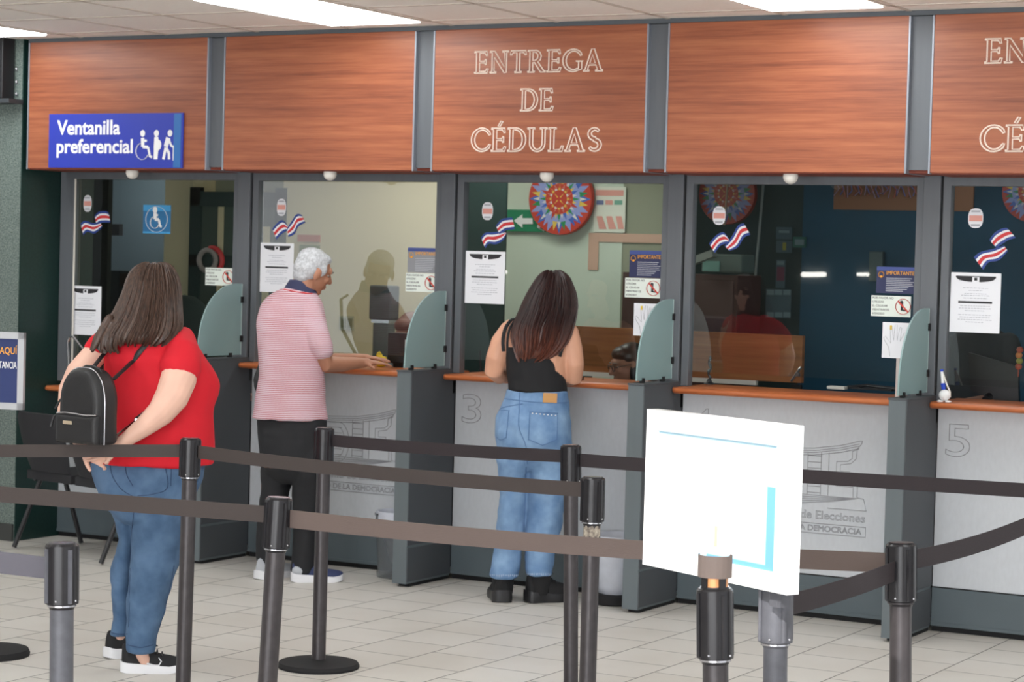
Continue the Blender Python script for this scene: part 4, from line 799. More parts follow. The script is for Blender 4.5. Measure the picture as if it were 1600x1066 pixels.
b6.data.materials[0]=mat('greyish_webbing',rgb(86,84,94),.6,bump=.4,bscale=60,stretch=(1,1,14))
# belt end on S7 + copper inner core
t=thing('belt_end_clip','brown-grey folded belt end and copper core sitting on the stanchion before the white framed sign','belt clip',S7)
a=MB(); a.lathe(S7,[(.0,0),(.030,.0),(.030,.03),(.0,.03)],20,axis=a7); obj('core',a,mat('copper_core',rgb(214,150,96),.4,.3),t,sm=30,label='copper-coloured core')
a=MB()
for g in (2.2,3.6,5.4): dr=Matrix.Rotation(g,3,'Z')@HF; a.box((-.008,-.003,0),(.008,.003,.03),M=Matrix.Translation(S7+dr*.031)@Matrix.Rotation(math.atan2(dr.y,dr.x)+PI/2,4,'Z'))
obj('bar',a,HEADM,t)
a=MB(); n=12
ro=[S7+a7*.024+(HR*math.cos(g)-HF*math.sin(g))*.039 for g in [PI*(-.12+1.24*i/n) for i in range(n+1)]]; ri=[S7+a7*.024+(HR*math.cos(g)-HF*math.sin(g))*.036 for g in [PI*(-.12+1.24*i/n) for i in range(n+1)]]
for i in range(n): a.add([ro[i],ro[i+1],ri[i+1],ri[i],ro[i]+ZZ*.05,ro[i+1]+ZZ*.05,ri[i+1]+ZZ*.05,ri[i]+ZZ*.05],[(0,1,5,4),(2,3,7,6),(0,3,2,1),(4,5,6,7)]+([(0,4,7,3)] if i==0 else [])+([(1,2,6,5)] if i==n-1 else []))
obj('folded_belt',a,mat('brown_grey_webbing',rgb(126,112,106),.7,bump=.5,bscale=80,stretch=(14,14,1)),t,label='brown-grey folded belt')
# ------------------------------------------------------------------ white framed sign
TLc=dep(1011,641,5.67); TRc=dep(1238,664,5.2); BRc=dep(1238,930,5.2); BLc=dep(1009,885,5.67)
zt_=(TLc.z+TRc.z)/2; zb_=(BLc.z+BRc.z)/2
e=Vector((TRc.x-TLc.x,TRc.y-TLc.y,0)); WS=e.length; e.normalize(); nn=Vector((e.y,-e.x,0))   # nn faces the camera side
def FS(u,v,w=0): return Vector((TLc.x,TLc.y,0))+e*u+nn*w+ZZ*(zb_+v*(zt_-zb_))
hS=zt_-zb_; t=thing('framed_notice','white-framed notice washed out by sunlight, tilted, in the right foreground','sign frame',FS(WS/2,0))
FRW=mat('white_frame_enamel',rgb(240,242,244),.35)
a=MB(); fr=.047; fv=fr/hS
for u0,u1,v0,v1 in ((0,fr,0,1),(WS-fr,WS,0,1),(fr,WS-fr,0,fv),(fr,WS-fr,1-fv,1)): qbox(a,FS,u0,u1,v0,v1,-.022,0)
qbox(a,FS,0,WS,0,1,-.036,-.018); obj('frame',a,FRW,t)
a=MB(); 
for u0,u1,v0,v1 in ((fr,WS-fr,1-fv-.01,1-fv),(WS-fr-.004,WS-fr,fv,1-fv)): qbox(a,FS,u0,u1,v0,v1,-.001,.0015)
obj('inner_lip',a,mat('grey_lip',rgb(190,200,206),.5),t)
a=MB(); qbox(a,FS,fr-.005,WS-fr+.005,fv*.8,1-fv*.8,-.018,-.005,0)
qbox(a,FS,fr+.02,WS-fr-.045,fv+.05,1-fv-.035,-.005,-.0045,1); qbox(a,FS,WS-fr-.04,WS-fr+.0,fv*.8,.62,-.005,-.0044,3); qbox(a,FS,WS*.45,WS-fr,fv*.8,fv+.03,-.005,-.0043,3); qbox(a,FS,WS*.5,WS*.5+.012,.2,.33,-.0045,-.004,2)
obj('poster',a,[mat('pale_blue_poster',rgb(172,206,222),.4),PAPER,mat('pale_yellow_mark',rgb(228,218,150),.6),mat('blue_border',rgb(104,160,196),.4)],t,label='pale blue poster with white centre')  # blue border painted deeper right and bottom, imitating weaker glare there
a=MB(); qbox(a,FS,WS-.09,WS-.05,-.1,.14,-.05,-.024); a.tube([FS(WS-.07,-.1,-.036),FS(WS-.07,0,-.036)],.014,8); obj('bracket',a,POLEG,t)
# ================================================================== PEOPLE
class Fig:
    "a figure measured in the photograph at its own depth d; dd = metres farther from the lens"
    def __init__(s,d,lean=0,y0=0,y1=1): s.d=d; s.k=d/FPX; s.ln=(lean,y0,y1)
    def lean(s,y): l,y0,y1=s.ln; return l*min(1,max(0,(y0-y)/(y0-y1)))
    def P(s,x,y,dd=0): return dep(x,y,s.d)+ (HF*(dd+s.lean(y)))
    def m(s,px): return px*s.k
    def rings(s,mb,rows,n=28,mi=0,yaw=0,pw=2.0,cap=True):
        rs=[]
        for y,xl,xr,dd,hd in rows:
            c=s.P((xl+xr)/2,y,dd); hx=s.m((xr-xl)/2)
            r=[]
            for j in range(n):
                q=2*PI*j/n; cx=math.cos(q); sx=math.sin(q); e=2/pw
                px=hx*abs(cx)**e*(1 if cx>=0 else -1); pf=hd*abs(sx)**e*(1 if sx>=0 else -1)
                r.append(c+HR*(px+yaw*pf)+HF*pf)
            rs.append(r)
        return mb.rings(rs,mi,cap)
    def limb(s,mb,pts,n=16,flat=1,mi=0):
        return mb.limb([s.P(x,y,dd) for x,y,dd,r in pts],[s.m(r) for *_,r in pts],n,mi,flat)
def interp(rows,n=3):
    out=[]
    for i in range(len(rows)-1):
        p0=rows[max(i-1,0)]; p1=rows[i]; p2=rows[i+1]; p3=rows[min(i+2,len(rows)-1)]
        for j in range(n):
            u=j/n; out.append(tuple(.5*((2*b)+(c-a_)*u+(2*a_-5*b+4*c-d)*u*u+(3*b-a_-3*c+d)*u**3) for a_,b,c,d in zip(p0,p1,p2,p3)))
    out.append(rows[-1]); return out
def head(mb,c,fwd,up,s=1.0):
    "adds head geometry; returns frame (origin, right, fwd, up)"
    fwd=fwd.normalized(); up=(up-fwd*up.dot(fwd)).normalized(); rt=fwd.cross(up)
    M=Matrix((rt,fwd,up)).transposed()
    def L(x,y,z): return c+M@Vector((x,y,z))*s
    E_=lambda p,r,R=None: mb.ell(L(*p),[q*s for q in r],0,M@(R if R else Matrix.Identity(3)),20,14)
    E_((0,-.015,.03),(.074,.094,.082)); E_((0,.028,-.035),(.057,.066,.08)); E_((0,.06,-.095),(.027,.025,.02)); E_((0,.072,.03),(.048,.024,.022))
    E_((0,.02,-.075),(.05,.055,.03))
    for sx in (-1,1):
        E_((sx*.077,-.008,-.012),(.009,.02,.033),Matrix.Rotation(-.25,3,'X')); E_((sx*.032,.066,-.02),(.024,.022,.022))
        E_((sx*.03,.083,.022),(.018,.008,.006))
    mb.limb([L(0,.088,.018),L(0,.104,-.008),L(0,.112,-.024)],[.009*s,.011*s,.014*s],10); E_((.011,.1,-.03),(.009,.011,.008)); E_((-.011,.1,-.03),(.009,.011,.008))
    E_((0,.089,-.056),(.024,.012,.006)); E_((0,.087,-.066),(.02,.012,.007))
    return L,M
def eyes(L,M,parent,s=1.0):
    em=[mat('eye_white',rgb(196,188,180),.4),INK]; bm_=mat('eyebrow_grey',rgb(110,104,100),.8)
    for sx in (-1,1):
        a=MB(); a.ell(L(sx*.030,.0715,.004),(.010*s,.009*s,.005*s),0); a.ell(L(sx*.030,.0790,.004),(.005*s,.003*s,.005*s),1); obj('eye',a,em,parent,60)
        a=MB(); a.tube([L(sx*.013,.094,.026),L(sx*.03,.096,.031),L(sx*.048,.082,.026)],.0035*s,6); obj('eyebrow',a,bm_,parent,60)
def hand(mb,w,dirv,palm,side,s=1.0,curl=.5,spread=1.0,tipcurl=None):
    "w wrist; dirv towards fingers; palm = palm normal (fingers curl towards it); side=+1/-1 chooses the thumb side"
    f=dirv.normalized(); pn=(palm-f*palm.dot(f)).normalized(); r=f.cross(pn)*side
    def W(a,b,c): return w+(f*a+r*b+pn*c)*s
    M=Matrix((f,r,pn)).transposed()
    mb.ell(W(.03,0,0),(.042*s,.031*s,.018*s),0,M); mb.ell(W(.062,.004,-.001),(.034*s,.041*s,.014*s),0,M); mb.ell(W(.04,.022,.006),(.035*s,.016*s,.014*s),0,M)
    mb.limb([w-f*.02*s,W(.02,0,0)],[.024*s,.026*s],12)
    L_=[(.036,.074,.046),(.013,.078,.05),(-.011,.076,.046),(-.033,.066,.037)]
    for i,(b,ln,_) in enumerate(L_):
        p=W(.085-(.004*abs(i-1.2)),b,0); ang=curl*(.55+.12*i); pts=[W(.062,b*.9,0),p]; seg=[ln*.46,ln*.3,ln*.24]; sp=(1.5-i)*.07*spread
        for sg in seg:
            d=(f*math.cos(ang)+pn*math.sin(ang)+r*sp).normalized(); p=p+d*sg*s; pts.append(p); ang+=curl*.75
        mb.limb(pts,[.0085*s,.0092*s,.0086*s,.0078*s,.0066*s],8)
    p=W(.018,.028,.008); pts=[W(.012,.015,.004),p]; d=(f*.62+r*.72+pn*.35).normalized()
    for sg in (.036,.028): p=p+d*sg*s; pts.append(p); d=(d+f*.25+pn*.15*curl).normalized()
    mb.limb(pts,[.013*s,.0125*s,.0105*s,.0085*s],10)
def shoe(parent,heel,dirv,L_=.27,W_=.095,H_=.1,upper=BLK,sole=SOLEW,sh=.03,collar=.075,name='shoe',lace=None,chunky=0):
    d=Vector((dirv.x,dirv.y,0)).normalized(); r=Vector((d.y,-d.x,0))
    prof=[(0,.30,.85),(.015,.52,1.0),(.05,.70,1.04),(.12,.80,.98),(.25,.80,.93),(.36,.78,.84),(.5,.84,.66),(.65,.95,.54),(.8,.95,.46),(.92,.78,.38),(.985,.45,.27),(1.0,.2,.18)]
    a=MB(); rs=[]
    for u,wv,hv in prof:
        c=heel+d*(u*L_); hw=W_/2*wv; hh=sh+ (H_-sh)*hv
        rs.append([c+r*(hw*math.cos(q)*(1 if math.sin(q)<0 else (1-.35*math.sin(q))))+ZZ*((sh*.6) if math.sin(q)<0 else sh*.6+(hh-sh*.6)*math.sin(q)**.7) for q in [2*PI*j/16 for j in range(16)]])
    a.rings(rs)
    t=obj(name,a,upper,parent,60)
    a=MB(); rs=[]
    for u,wv,_ in prof:
        c=heel+d*(u*L_*1.02-.006); hw=W_/2*(wv+.1); lift=.012*max(0,(u-.8)/.2)**2+.006*max(0,(.08-u)/.08); fl=sh*(1.3-.55*u+.25*max(0,u-.85)*4)
        rs.append([c+r*hw+ZZ*lift,c+r*(hw*1.04)+ZZ*(lift+fl*.5),c+r*hw*.98+ZZ*fl+ZZ*lift,c-r*hw*.98+ZZ*fl+ZZ*lift,c-r*(hw*1.04)+ZZ*(lift+fl*.5),c-r*hw+ZZ*lift])
    a.rings(rs); obj('sole',a,sole,t,50)
    if lace:
        a=MB()
        for i in range(4):
            c=heel+d*(L_*(.42+.08*i)); hz=sh+(H_-sh)*(.80-.1*i)+.004; a.tube([c-r*.022+ZZ*(hz-.008),c+ZZ*(hz+.004),c+r*.022+ZZ*(hz-.008)],.0035,6)
        c=heel+d*(L_*.4); hz=H_*.95; a.tube([c+ZZ*hz,c+d*.02+r*.02+ZZ*(hz+.02),c+d*.045+r*.012+ZZ*(hz+.0),c+d*.01+ZZ*hz],.003,6); obj('lace',a,lace,t)
    return t,r,d
def strands(fig,mb,rows,n,rad=5,mi=0,seed=1,front=True,len_=(.5,1),wav=3,tip=8,a0=PI,a1=2*PI):
    rr=random.Random(seed); R_=interp(rows,3)
    for i in range(n):
        q=rr.uniform(a0,a1); u0=rr.uniform(0,.35); u1=rr.uniform(*len_); k=14; pts=[]; rd=[]; ph=rr.uniform(0,6); off=rr.uniform(-.03,.03)
        for j in range(k):
            u=u0+(u1-u0)*j/(k-1); f_=u*(len(R_)-1); a_=min(int(f_),len(R_)-2); g=f_-a_
            y,xl,xr,dd,hd=[p*(1-g)+w_*g for p,w_ in zip(R_[a_],R_[a_+1])]
            qq=q+.05*math.sin(ph+u*wav)+off*u; cx=(xl+xr)/2; hx=(xr-xl)/2
            pts.append(fig.P(cx+hx*1.0*math.cos(qq),y+(tip*u1*(j/(k-1))**3 if u1>.9 else 0),dd+hd*1.0*math.sin(qq))); rd.append(fig.m(rad)*(.35+.65*math.sin(PI*(.1+.85*j/(k-1)))))
        mb.tube(pts,rd,6,mi,True,.6)
def on_surface(me_obj,fig,pts,off=.002):
    "puts photo-measured points on the near side of a garment"
    dg=bpy.context.evaluated_depsgraph_get(); me=me_obj.data; base=wloc(me_obj)
    bv=BVHTree.FromPolygons([v.co+base for v in me.vertices],[tuple(p.vertices) for p in me.polygons])
    out=[]
    for x,y in pts:
        D=ray(x,y).normalized(); h=bv.ray_cast(CAM,D)
        if h[0] is not None: out.append(h[0]-D*off)
    return out
def seam(parent,gobj,fig,lines,m_,rad=.0022,name='seam',label=None):
    a=MB()
    for ln,*cl in lines:
        pts=on_surface(gobj,fig,[tuple(v) for v in resamp(ln,max(6,len(ln)*5))])
        if len(pts)>2: a.tube(pts,rad,5)
    if a.v: return obj(name,a,m_,parent,60,label=label)
# ------------------------------------------------------------------ woman in red
hf=onZ(207,1052,0); d1=(hf-CAM).dot(FW); W1=Fig(d1)
t1=thing('person','person in a red t-shirt and blue jeans, long brown hair, hands clasped behind the back','person',(hf.x,hf.y,0))
fdir=(HF*.80+HR*.6).normalized()
b=MB()
Lf,Mh=head(b,W1.P(240,456,.02),HF*.9+HR*.45-ZZ*.05,ZZ,1.03)
W1.limb(b,[(240,480,.0,17),(241,510,0,20),(240,530,0,30)])
W1.rings(b,interp([(512,206,270,0,.06),(522,192,290,0,.075),(540,182,296,0,.095),(590,176,312,.02,.11),(640,180,314,.02,.12),(690,166,316,.02,.12),(730,160,300,.03,.11),(770,166,290,.02,.12),(800,176,282,0,.11)]))
W1.limb(b,[(288,536,-.03,20),(290,560,-.10,26),(288,590,-.16,28),(280,616,-.20,26),(264,640,-.23,21),(238,662,-.25,15.5),(208,684,-.27,10)])
W1.limb(b,[(182,530,0,20),(150,552,0,20),(124,582,-.03,19),(112,608,-.05,16.5),(114,638,-.12,15),(128,668,-.20,11.5),(146,688,-.25,9)])
hand(b,W1.P(203,687,-.275),-HR*.95-ZZ*.25,-HF+ZZ*.3,-1,.92,.5)
hand(b,W1.P(150,694,-.265),HR*.93-ZZ*.3,-HF,1,.92,.85)
W1.limb(b,[(195,790,.1,26),(196,850,.12,17),(186,900,.12,17),(182,960,.12,12),(180,1000,.12,9)])
W1.limb(b,[(248,790,0,30),(246,870,0,25),(233,920,0,25),(226,980,0,15),(222,1024,0,10),(226,1036,.02,10)])
body=obj('body',fuse(b,.005,3),SKIN1,t1)
eyes(Lf,Mh,t1,1.03)
g=MB()
W1.rings(g,interp([(510,210,262,0,.075),(514,198,280,0,.09),(520,184,294,0,.105),(534,172,304,0,.125),(556,166,318,0,.145),(576,163,333,.02,.16),(598,162,343,.03,.17),(618,163,341,.03,.17),(640,162,334,.02,.165),(675,154,334,.02,.17),(702,147,335,.02,.172),(726,142,333,.02,.17)]),yaw=.12)
W1.limb(g,[(286,530,-.02,20),(289,550,-.08,29),(288,575,-.135,32.5)]); W1.limb(g,[(184,524,0,20),(166,534,0,22),(152,544,0,21)])
shirt=obj('t_shirt',fuse(g,.007,8,wr=(.009,(7,7,3.5))),RED,t1,label='red t-shirt')
g=MB()
W1.rings(g,interp([(706,148,316,.02,.14),(722,142,320,.02,.15),(745,143,316,.01,.16),(768,152,308,.0,.16),(790,164,298,0,.15),(808,178,284,0,.12),(818,192,268,0,.08)]))
W1.rings(g,interp([(750,165,222,.02,.10),(770,166,224,.03,.12),(790,169,222,.03,.115),(820,174,212,.07,.105),(850,179,209,.1,.095),(888,168,205,.12,.085),(920,165,203,.12,.082),(950,167,202,.12,.075),(975,168,202,.12,.066),(1001,163,200,.12,.063)]))
W1.rings(g,interp([(750,210,300,0,.12),(770,206,303,0,.14),(790,206,297,0,.138),(820,206,290,0,.125),(850,206,284,0,.115),(880,204,279,0,.11),(905,201,272,0,.105),(935,199,263,0,.095),(965,198,254,0,.085),(995,198,245,0,.075),(1019,197,241,0,.07)]))
jeans=obj('jeans',fuse(g,.0065,9,wr=(.009,(6,6,12))),DEN1,t1,label='mid-blue denim jeans')
seam(jeans,jeans,W1,[([(171,722),(176,745),(190,765),(208,776)],),([(195,722),(198,742),(208,760)],),([(210,776),(209,800),(205,840),(203,900),(201,980)],),([(258,728),(262,762),(240,772),(215,775)],),([(268,728),(267,760)],),([(272,884),(262,935),(248,985)],),([(199,1008),(220,1012),(239,1008)],),([(165,986),(182,991),(199,991)],)],STITCH,.0018)
g=MB(); pb=on_surface(jeans,W1,[(247,723)]); 
if pb: g.lathe(pb[0],[(.0,0),(.008,0),(.008,.003),(0,.004)],14,axis=-HF); obj('rivet',g,ZIPM,jeans)
h=MB(); HRW=[(411,228,252,.02,.03),(415,218,264,.02,.07),(424,207,270,.02,.095),(438,200,276,.015,.11),(455,196,279,.005,.118),(474,188,281,-.01,.118),(492,179,283,-.02,.118),(508,168,285,-.04,.115),(522,159,282,-.07,.1),(532,160,272,-.09,.07),(536,170,262,-.1,.04)]
W1.rings(h,interp(HRW)); hm=fuse(h,.006,4)
h=MB(); strands(W1,h,HRW,150,4.5,0,3,wav=3,len_=(.75,.99),tip=4,a0=PI*.9,a1=PI*2.1); strands(W1,h,HRW,34,5,0,9,len_=(.93,1.0),tip=14,a0=PI*.95,a1=PI*1.35)
W1.limb(h,[(178,498,-.1,8),(164,524,-.12,8),(154,546,-.13,3)],8); W1.limb(h,[(184,506,-.11,8),(172,530,-.13,7),(167,548,-.13,2)],8); W1.limb(h,[(194,510,-.12,9),(184,530,-.14,7),(182,541,-.14,2)],8); W1.limb(h,[(172,504,-.08,6),(158,528,-.1,6),(150,544,-.11,2)],8)
hv=MB(); hv.add([v.co.copy() for v in hm.vertices],[tuple(p.vertices) for p in hm.polygons]); join(hv,h); obj('hair',hv,HAIR1,t1,70,label='long straight brown hair')
h1=W1.P(186,1057,0); h1=onZ(187,1055,0); s_,r_,d_=shoe(t1,onZ(190,1050,0),HR*.98+HF*.1,.245,.085,.115,mat('black_knit',rgb(26,26,29),.8),SOLEW,.034,lace=BLK)
# tick mark on the shoe side
sw=MB(); hl=onZ(190,1050,0)
def SP(u,z,w_=.05): return hl+d_*(u*.235)+r_*w_+ZZ*z
pts=on_surface(s_,W1,[(220,1033),(230,1037),(240,1040),(248,1040),(252,1034),(248,1028)],.0015)
if len(pts)>2: sw.tube(pts,[.002]+[.0035]*(len(pts)-2)+[.002],6); 
if sw.v: obj('side_mark',sw,SOLEW,s_,60,label='white curved tick mark')
shoe(t1,onZ(165,1031,0)+HF*.03,HR*.7+HF*.72,.235,.088,.115,MATS['black_knit'],SOLEW,.034)
g=MB(); g.tube([W1.P(203,685,-.265)+(ZZ*math.cos(q)+(HF*.9+HR*.3)*math.sin(q))*W1.m(10.5) for q in [i*PI/9 for i in range(18)]],.006,8,close=True,cap=False,flat=.6); obj('watch',g,CHROME,t1,60,label='metal wristwatch band')
# backpack
th=math.radians(30); bn=(-HF*math.cos(th)-HR*math.sin(th)); bx=(HR*math.cos(th)-HF*math.sin(th))
BW,BH,BD=.212,.295,.13; bo=W1.P(150,681,-.40)
def BP(x,y,z): return bo+bx*x-bn*y+ZZ*z   # x right, y towards the back, z up
t=thing('backpack','small black leather backpack worn on the back of the woman in red','backpack',BP(0,BD/2,0))
def arch(w,h,n=14,ins=0): 
    pts=[(-w/2+ins,ins),(w/2-ins,ins)]
    pts+=[((w/2-ins)*(math.cos(q))**.75,h*.5+(h*.5-ins)*(math.sin(q))**.95) for q in [PI/2*i/n for i in range(n)]]+[(0,h-ins)]
    pts+=[(-(w/2-ins)*(math.cos(q))**.75,h*.5+(h*.5-ins)*(math.sin(q))**.95) for q in [PI/2*(n-1-i)/n for i in range(n)]]
    return pts
a=MB(); rs=[]
for y,ins in ((0,.03),(.006,.012),(.02,.002),(.05,0),(BD-.03,.0),(BD-.01,.006),(BD,.02)): rs.append([BP(x,y,z) for x,z in arch(BW,BH,14,ins)])
a.rings(rs); obj('bag_body',fuse(a,.005,5,wr=(.002,(9,9,9))),LEATHER,t)
a=MB(); rs=[]
for y,ins in ((-.016,.02),(-.012,.008),(0,.0),(.02,0)): rs.append([BP(x,y,z) for x,z in [(-BW/2+ins,ins*.6),(BW/2-ins,ins*.6),(BW/2-ins,.115-ins),(0,.118-ins),(-BW/2+ins,.115-ins)]])
a.rings(rs); obj('front_pocket',fuse(a,.004,6),LEATHER,t)
a=MB(); a.tube([BP(x,y,z) for x,y,z in [(-.1,-.006,.116),(-.05,-.012,.121),(0,-.014,.119),(.05,-.013,.115),(.098,-.006,.116)]],.0032,8); a.tube([BP(x*1.02,.035,z*1.005) for x,z in arch(BW,BH)[1:25]],.003,8); obj('zipper',a,CHROME,t,60,label='bright zippers')
a=MB(); a.box((-.022,0,0),(.022,.003,.014),0,.001,M=Matrix.Translation(BP(-.035,-.019,.075))@Matrix((bx,-bn,ZZ)).transposed().to_4x4()); obj('metal_plate',a,ZIPM,t,label='small pale gold plate')
a=MB(); a.tube([BP(x,.07,z) for x,z in [(-.055,.262),(-.05,.285),(-.02,.298),(.02,.298),(.05,.288),(.058,.262)]],.008,10,flat=.6); obj('handle',a,LEATHER,t,60)
for pts_ in ([(-.10,-.0,.115),(-.115,-.005,.10),(-.125,-.01,.06)],[(-.09,.03,.19),(-.11,.02,.16),(-.125,.015,.13)]):
    a=MB(); a.tube([BP(*p_) for p_ in pts_],[.003,.004,.006],6); obj('zip_pull',a,LEATHER,t,60)
a=MB(); st=[BP(.07,.125,.25)]+on_surface(shirt,W1,[(206,566),(214,555),(222,545),(230,536),(240,525),(248,517)],.008); a.tube([Vector(v) for v in resamp(st,12)],.011,8,flat=.3,ref=HR); obj('shoulder_strap',a,LEATHER,t,60)
a=MB(); st=[BP(-.06,.12,.26)]+on_surface(shirt,W1,[(166,548),(168,540),(171,530)],.008); a.tube([Vector(v) for v in resamp(st,10)],.010,8,flat=.3,ref=HR); obj('shoulder_strap',a,LEATHER,t,60)
a=MB(); st=[BP(.10,.11,.03)]+on_surface(shirt,W1,[(206,662),(214,656),(222,650),(230,644),(240,636)],.008); a.tube([Vector(v) for v in resamp(st,10)],.012,8,flat=.3,ref=HF); obj('lower_strap',a,BLK,t,60)
a=MB(); q=(on_surface(shirt,W1,[(213,657)],.02) or [W1.P(213,657,-.2)])[0]; a.box((-.007,-.002,-.008),(.007,.002,.008),0,.001,M=Matrix.Translation(q)@Matrix((HR,HF,ZZ)).transposed().to_4x4()); obj('buckle',a,CHROME,t)
# ------------------------------------------------------------------ grey-haired man
mf=(onZ(410,905,0)+onZ(480,908,0))/2; d2=(mf-CAM).dot(FW); M1=Fig(d2,.22,720,450)
t2=thing('person','grey-haired man in pink striped polo shirt and black trousers, hand on the wooden ledge','person',(mf.x,mf.y,0))
hq=onZ(573,573,1.125); hdd=(hq-CAM).dot(FW)-d2-M1.lean(571)
b=MB(); hf2=(HR*.80+HF*.52-ZZ*.32)
Lm,Mm=head(b,M1.P(484,424,.0),hf2,ZZ+HR*.28,1.03)
M1.limb(b,[(474,436,0,19),(468,452,0,21),(460,470,0,24)])
M1.rings(b,interp([(462,434,480,0,.06),(472,416,486,0,.075),(490,408,490,0,.09),(540,408,494,0,.10),(600,408,496,0,.105),(650,406,500,0,.11),(690,406,506,0,.13),(730,408,508,0,.13)]))
M1.limb(b,[(478,492,-.03,15),(490,520,-.06,15),(502,552,-.07,15),(506,570,-.03,14),(530,572,hdd*.45,12),(550,571,hdd*.8,9.5),(564,571,hdd,8)])
M1.limb(b,[(440,488,.1,18),(470,540,.16,15),(500,568,.2,13),(545,566,.25,9),(562,566,.28,8)])
wr_=M1.P(564,570,hdd); hand(b,wr_,HR*.98+HF*.05-ZZ*.02,-ZZ,-1,.9,.14)
hand(b,M1.P(560,565,.28),HR*.95-HF*.15+ZZ*.0,-ZZ,1,.9,.2)
M1.limb(b,[(428,740,.05,22),(422,800,.06,17),(420,860,.06,12),(412,885,.06,9)]); M1.limb(b,[(482,740,-.02,24),(480,800,0,18),(474,870,0,12),(466,890,0,10)])
body=obj('body',fuse(b,.005,3),SKIN2,t2); eyes(Lm,Mm,t2,1.03)
h=MB(); Mi=Mm
def he(p,r): h.ell(Lm(*p),[q*1.03 for q in r],0,Mm,22,16)
he((0,-.022,.044),(.0775,.09,.074)); he((0,-.04,.005),(.075,.073,.075)); he((0,-.058,-.04),(.058,.042,.045)); he((0,.022,.078),(.056,.05,.03))
he((.066,.014,.02),(.013,.026,.035)); he((-.066,.014,.02),(.013,.026,.035))
hm=fuse(h,.005,3,wr=(.0016,(60,60,60))); obj('hair',hm,HAIRG,t2,label='short grey hair')
g=MB(); M1.rings(g,interp([(452,436,486,0,.08),(462,418,492,0,.105),(472,407,499,0,.122),(486,399,502,0,.132),(515,396,506,0,.14),(550,398,505,0,.14),(585,401,505,0,.142),(615,398,507,0,.145),(640,395,510,0,.15),(656,392,513,0,.152)]),yaw=.1)
M1.limb(g,[(478,488,-.04,21),(490,516,-.07,20.5),(501,545,-.075,20.5)]); M1.limb(g,[(436,486,.08,20),(458,520,.13,18),(476,540,.15,17)])
shirt2=obj('polo_shirt',fuse(g,.0065,6,wr=(.008,(8,8,5))),STRIPE,t2,label='pink and white striped polo shirt')
g=MB(); rs=[]
for y,xl,xr,hd in ((438,446,478,.066),(444,442,484,.075),(452,437,488,.083),(458,433,490,.088)): rs.append((y,xl,xr,0.0,hd))
M1.rings(g,rs,cap=True); cm=g.mesh(); obj('collar',smooth(cm,60),mat('navy_collar',rgb(52,56,88),.8),t2,label='navy collar')
g=MB(); pts=on_surface(shirt2,M1,[(444,452),(450,453.5),(456,455),(464,456.5),(472,457.5),(480,458.5),(488,459)],.001)
if len(pts)>2: g.tube(pts,.0032,6); obj('red_trim',g,FRED,t2,60,label='thin red line under the collar')
g=MB(); M1.rings(g,interp([(640,402,506,0,.13),(665,400,510,0,.14),(700,404,510,0,.142),(728,410,506,0,.135),(745,420,500,0,.11),(755,436,486,0,.07)]))
M1.rings(g,interp([(690,412,460,.03,.10),(735,406,457,.05,.11),(765,406,452,.05,.1),(800,402,446,.06,.09),(835,399,442,.06,.085),(868,398,438,.06,.08),(884,400,437,.06,.075)]))
M1.rings(g,interp([(690,450,508,-.01,.10),(735,455,512,-.02,.115),(765,456,508,-.01,.11),(800,457,503,0,.1),(835,458,499,0,.09),(868,456,495,0,.085),(894,454,492,0,.082)]))
tr=obj('trousers',fuse(g,.0065,5,wr=(.006,(7,7,12))),BPANT,t2,label='black trousers')
s1_,_,_=shoe(t2,onZ(456,909,0),HR*.97+HF*.2,.27,.095,.1,NAVYS,SOLEW,.035)
a=MB(); c_=onZ(456,909,0); a.ell(c_+ZZ*.058+HR*.036,(.036,.042,.032)); obj('heel_cap',fuse(a,.005,2),GREYS,s1_,label='pale grey heel')
shoe(t2,onZ(402,907,0)+HF*.02,HF*.8+HR*.6,.27,.092,.11,GREYS,SOLEW,.035)
t=thing('shoulder_bag','small black bag showing behind the grey-haired man\'s left side','bag',M1.P(398,600,.05)); a=MB(); a.limb([M1.P(405,575,.08),M1.P(400,598,.08),M1.P(402,612,.08)],[.03,.038,.03]); obj('pouch',fuse(a,.006,3,wr=(.004,(20,20,20))),BLK,t); a=MB(); a.tube([M1.P(409,580,.1),M1.P(404,520,.16),M1.P(408,470,.13),M1.P(416,462,.09)],.01,8,flat=.4); obj('strap',a,BLK,t,60)
# ------------------------------------------------------------------ woman in black
wf=(onZ(782,937,0)+onZ(848,943,0))/2; d3=(wf-CAM).dot(FW); W2=Fig(d3)
t3=thing('person','woman in black strap top and light blue jeans leaning at the counter numbered 3','person',(wf.x,wf.y,0))
b=MB(); Lw,Mw=head(b,W2.P(866,462,.07),HF*.97+HR*.1-ZZ*.3,ZZ+HF*.2,1.0)
W2.limb(b,[(860,484,.05,15),(852,498,.03,18),(842,512,0,24)])
W2.rings(b,interp([(500,822,866,.02,.055),(507,806,886,.02,.075),(520,791,896,.01,.09),(545,789,890,0,.105),(575,791,885,0,.11),(607,796,884,0,.115),(640,786,886,0,.13),(680,782,886,0,.13),(720,784,884,0,.13)]))
W2.limb(b,[(797,514,0,15),(784,535,.0,17),(776,560,.0,17),(772,580,.02,15.5),(780,589,.08,13),(798,588,.2,11),(818,583,.3,8),(830,582,.34,7)])
W2.limb(b,[(888,518,0,16),(893,545,0,17.5),(896,570,.0,17),(896,590,.02,14.5),(889,594,.1,12),(878,590,.2,10),(866,584,.28,8),(856,582,.33,7)])
hand(b,W2.P(832,581,.34),HR*.4+HF*.8,-ZZ,1,.85,.3); hand(b,W2.P(854,581,.33),-HR*.3+HF*.9,-ZZ,-1,.85,.3)
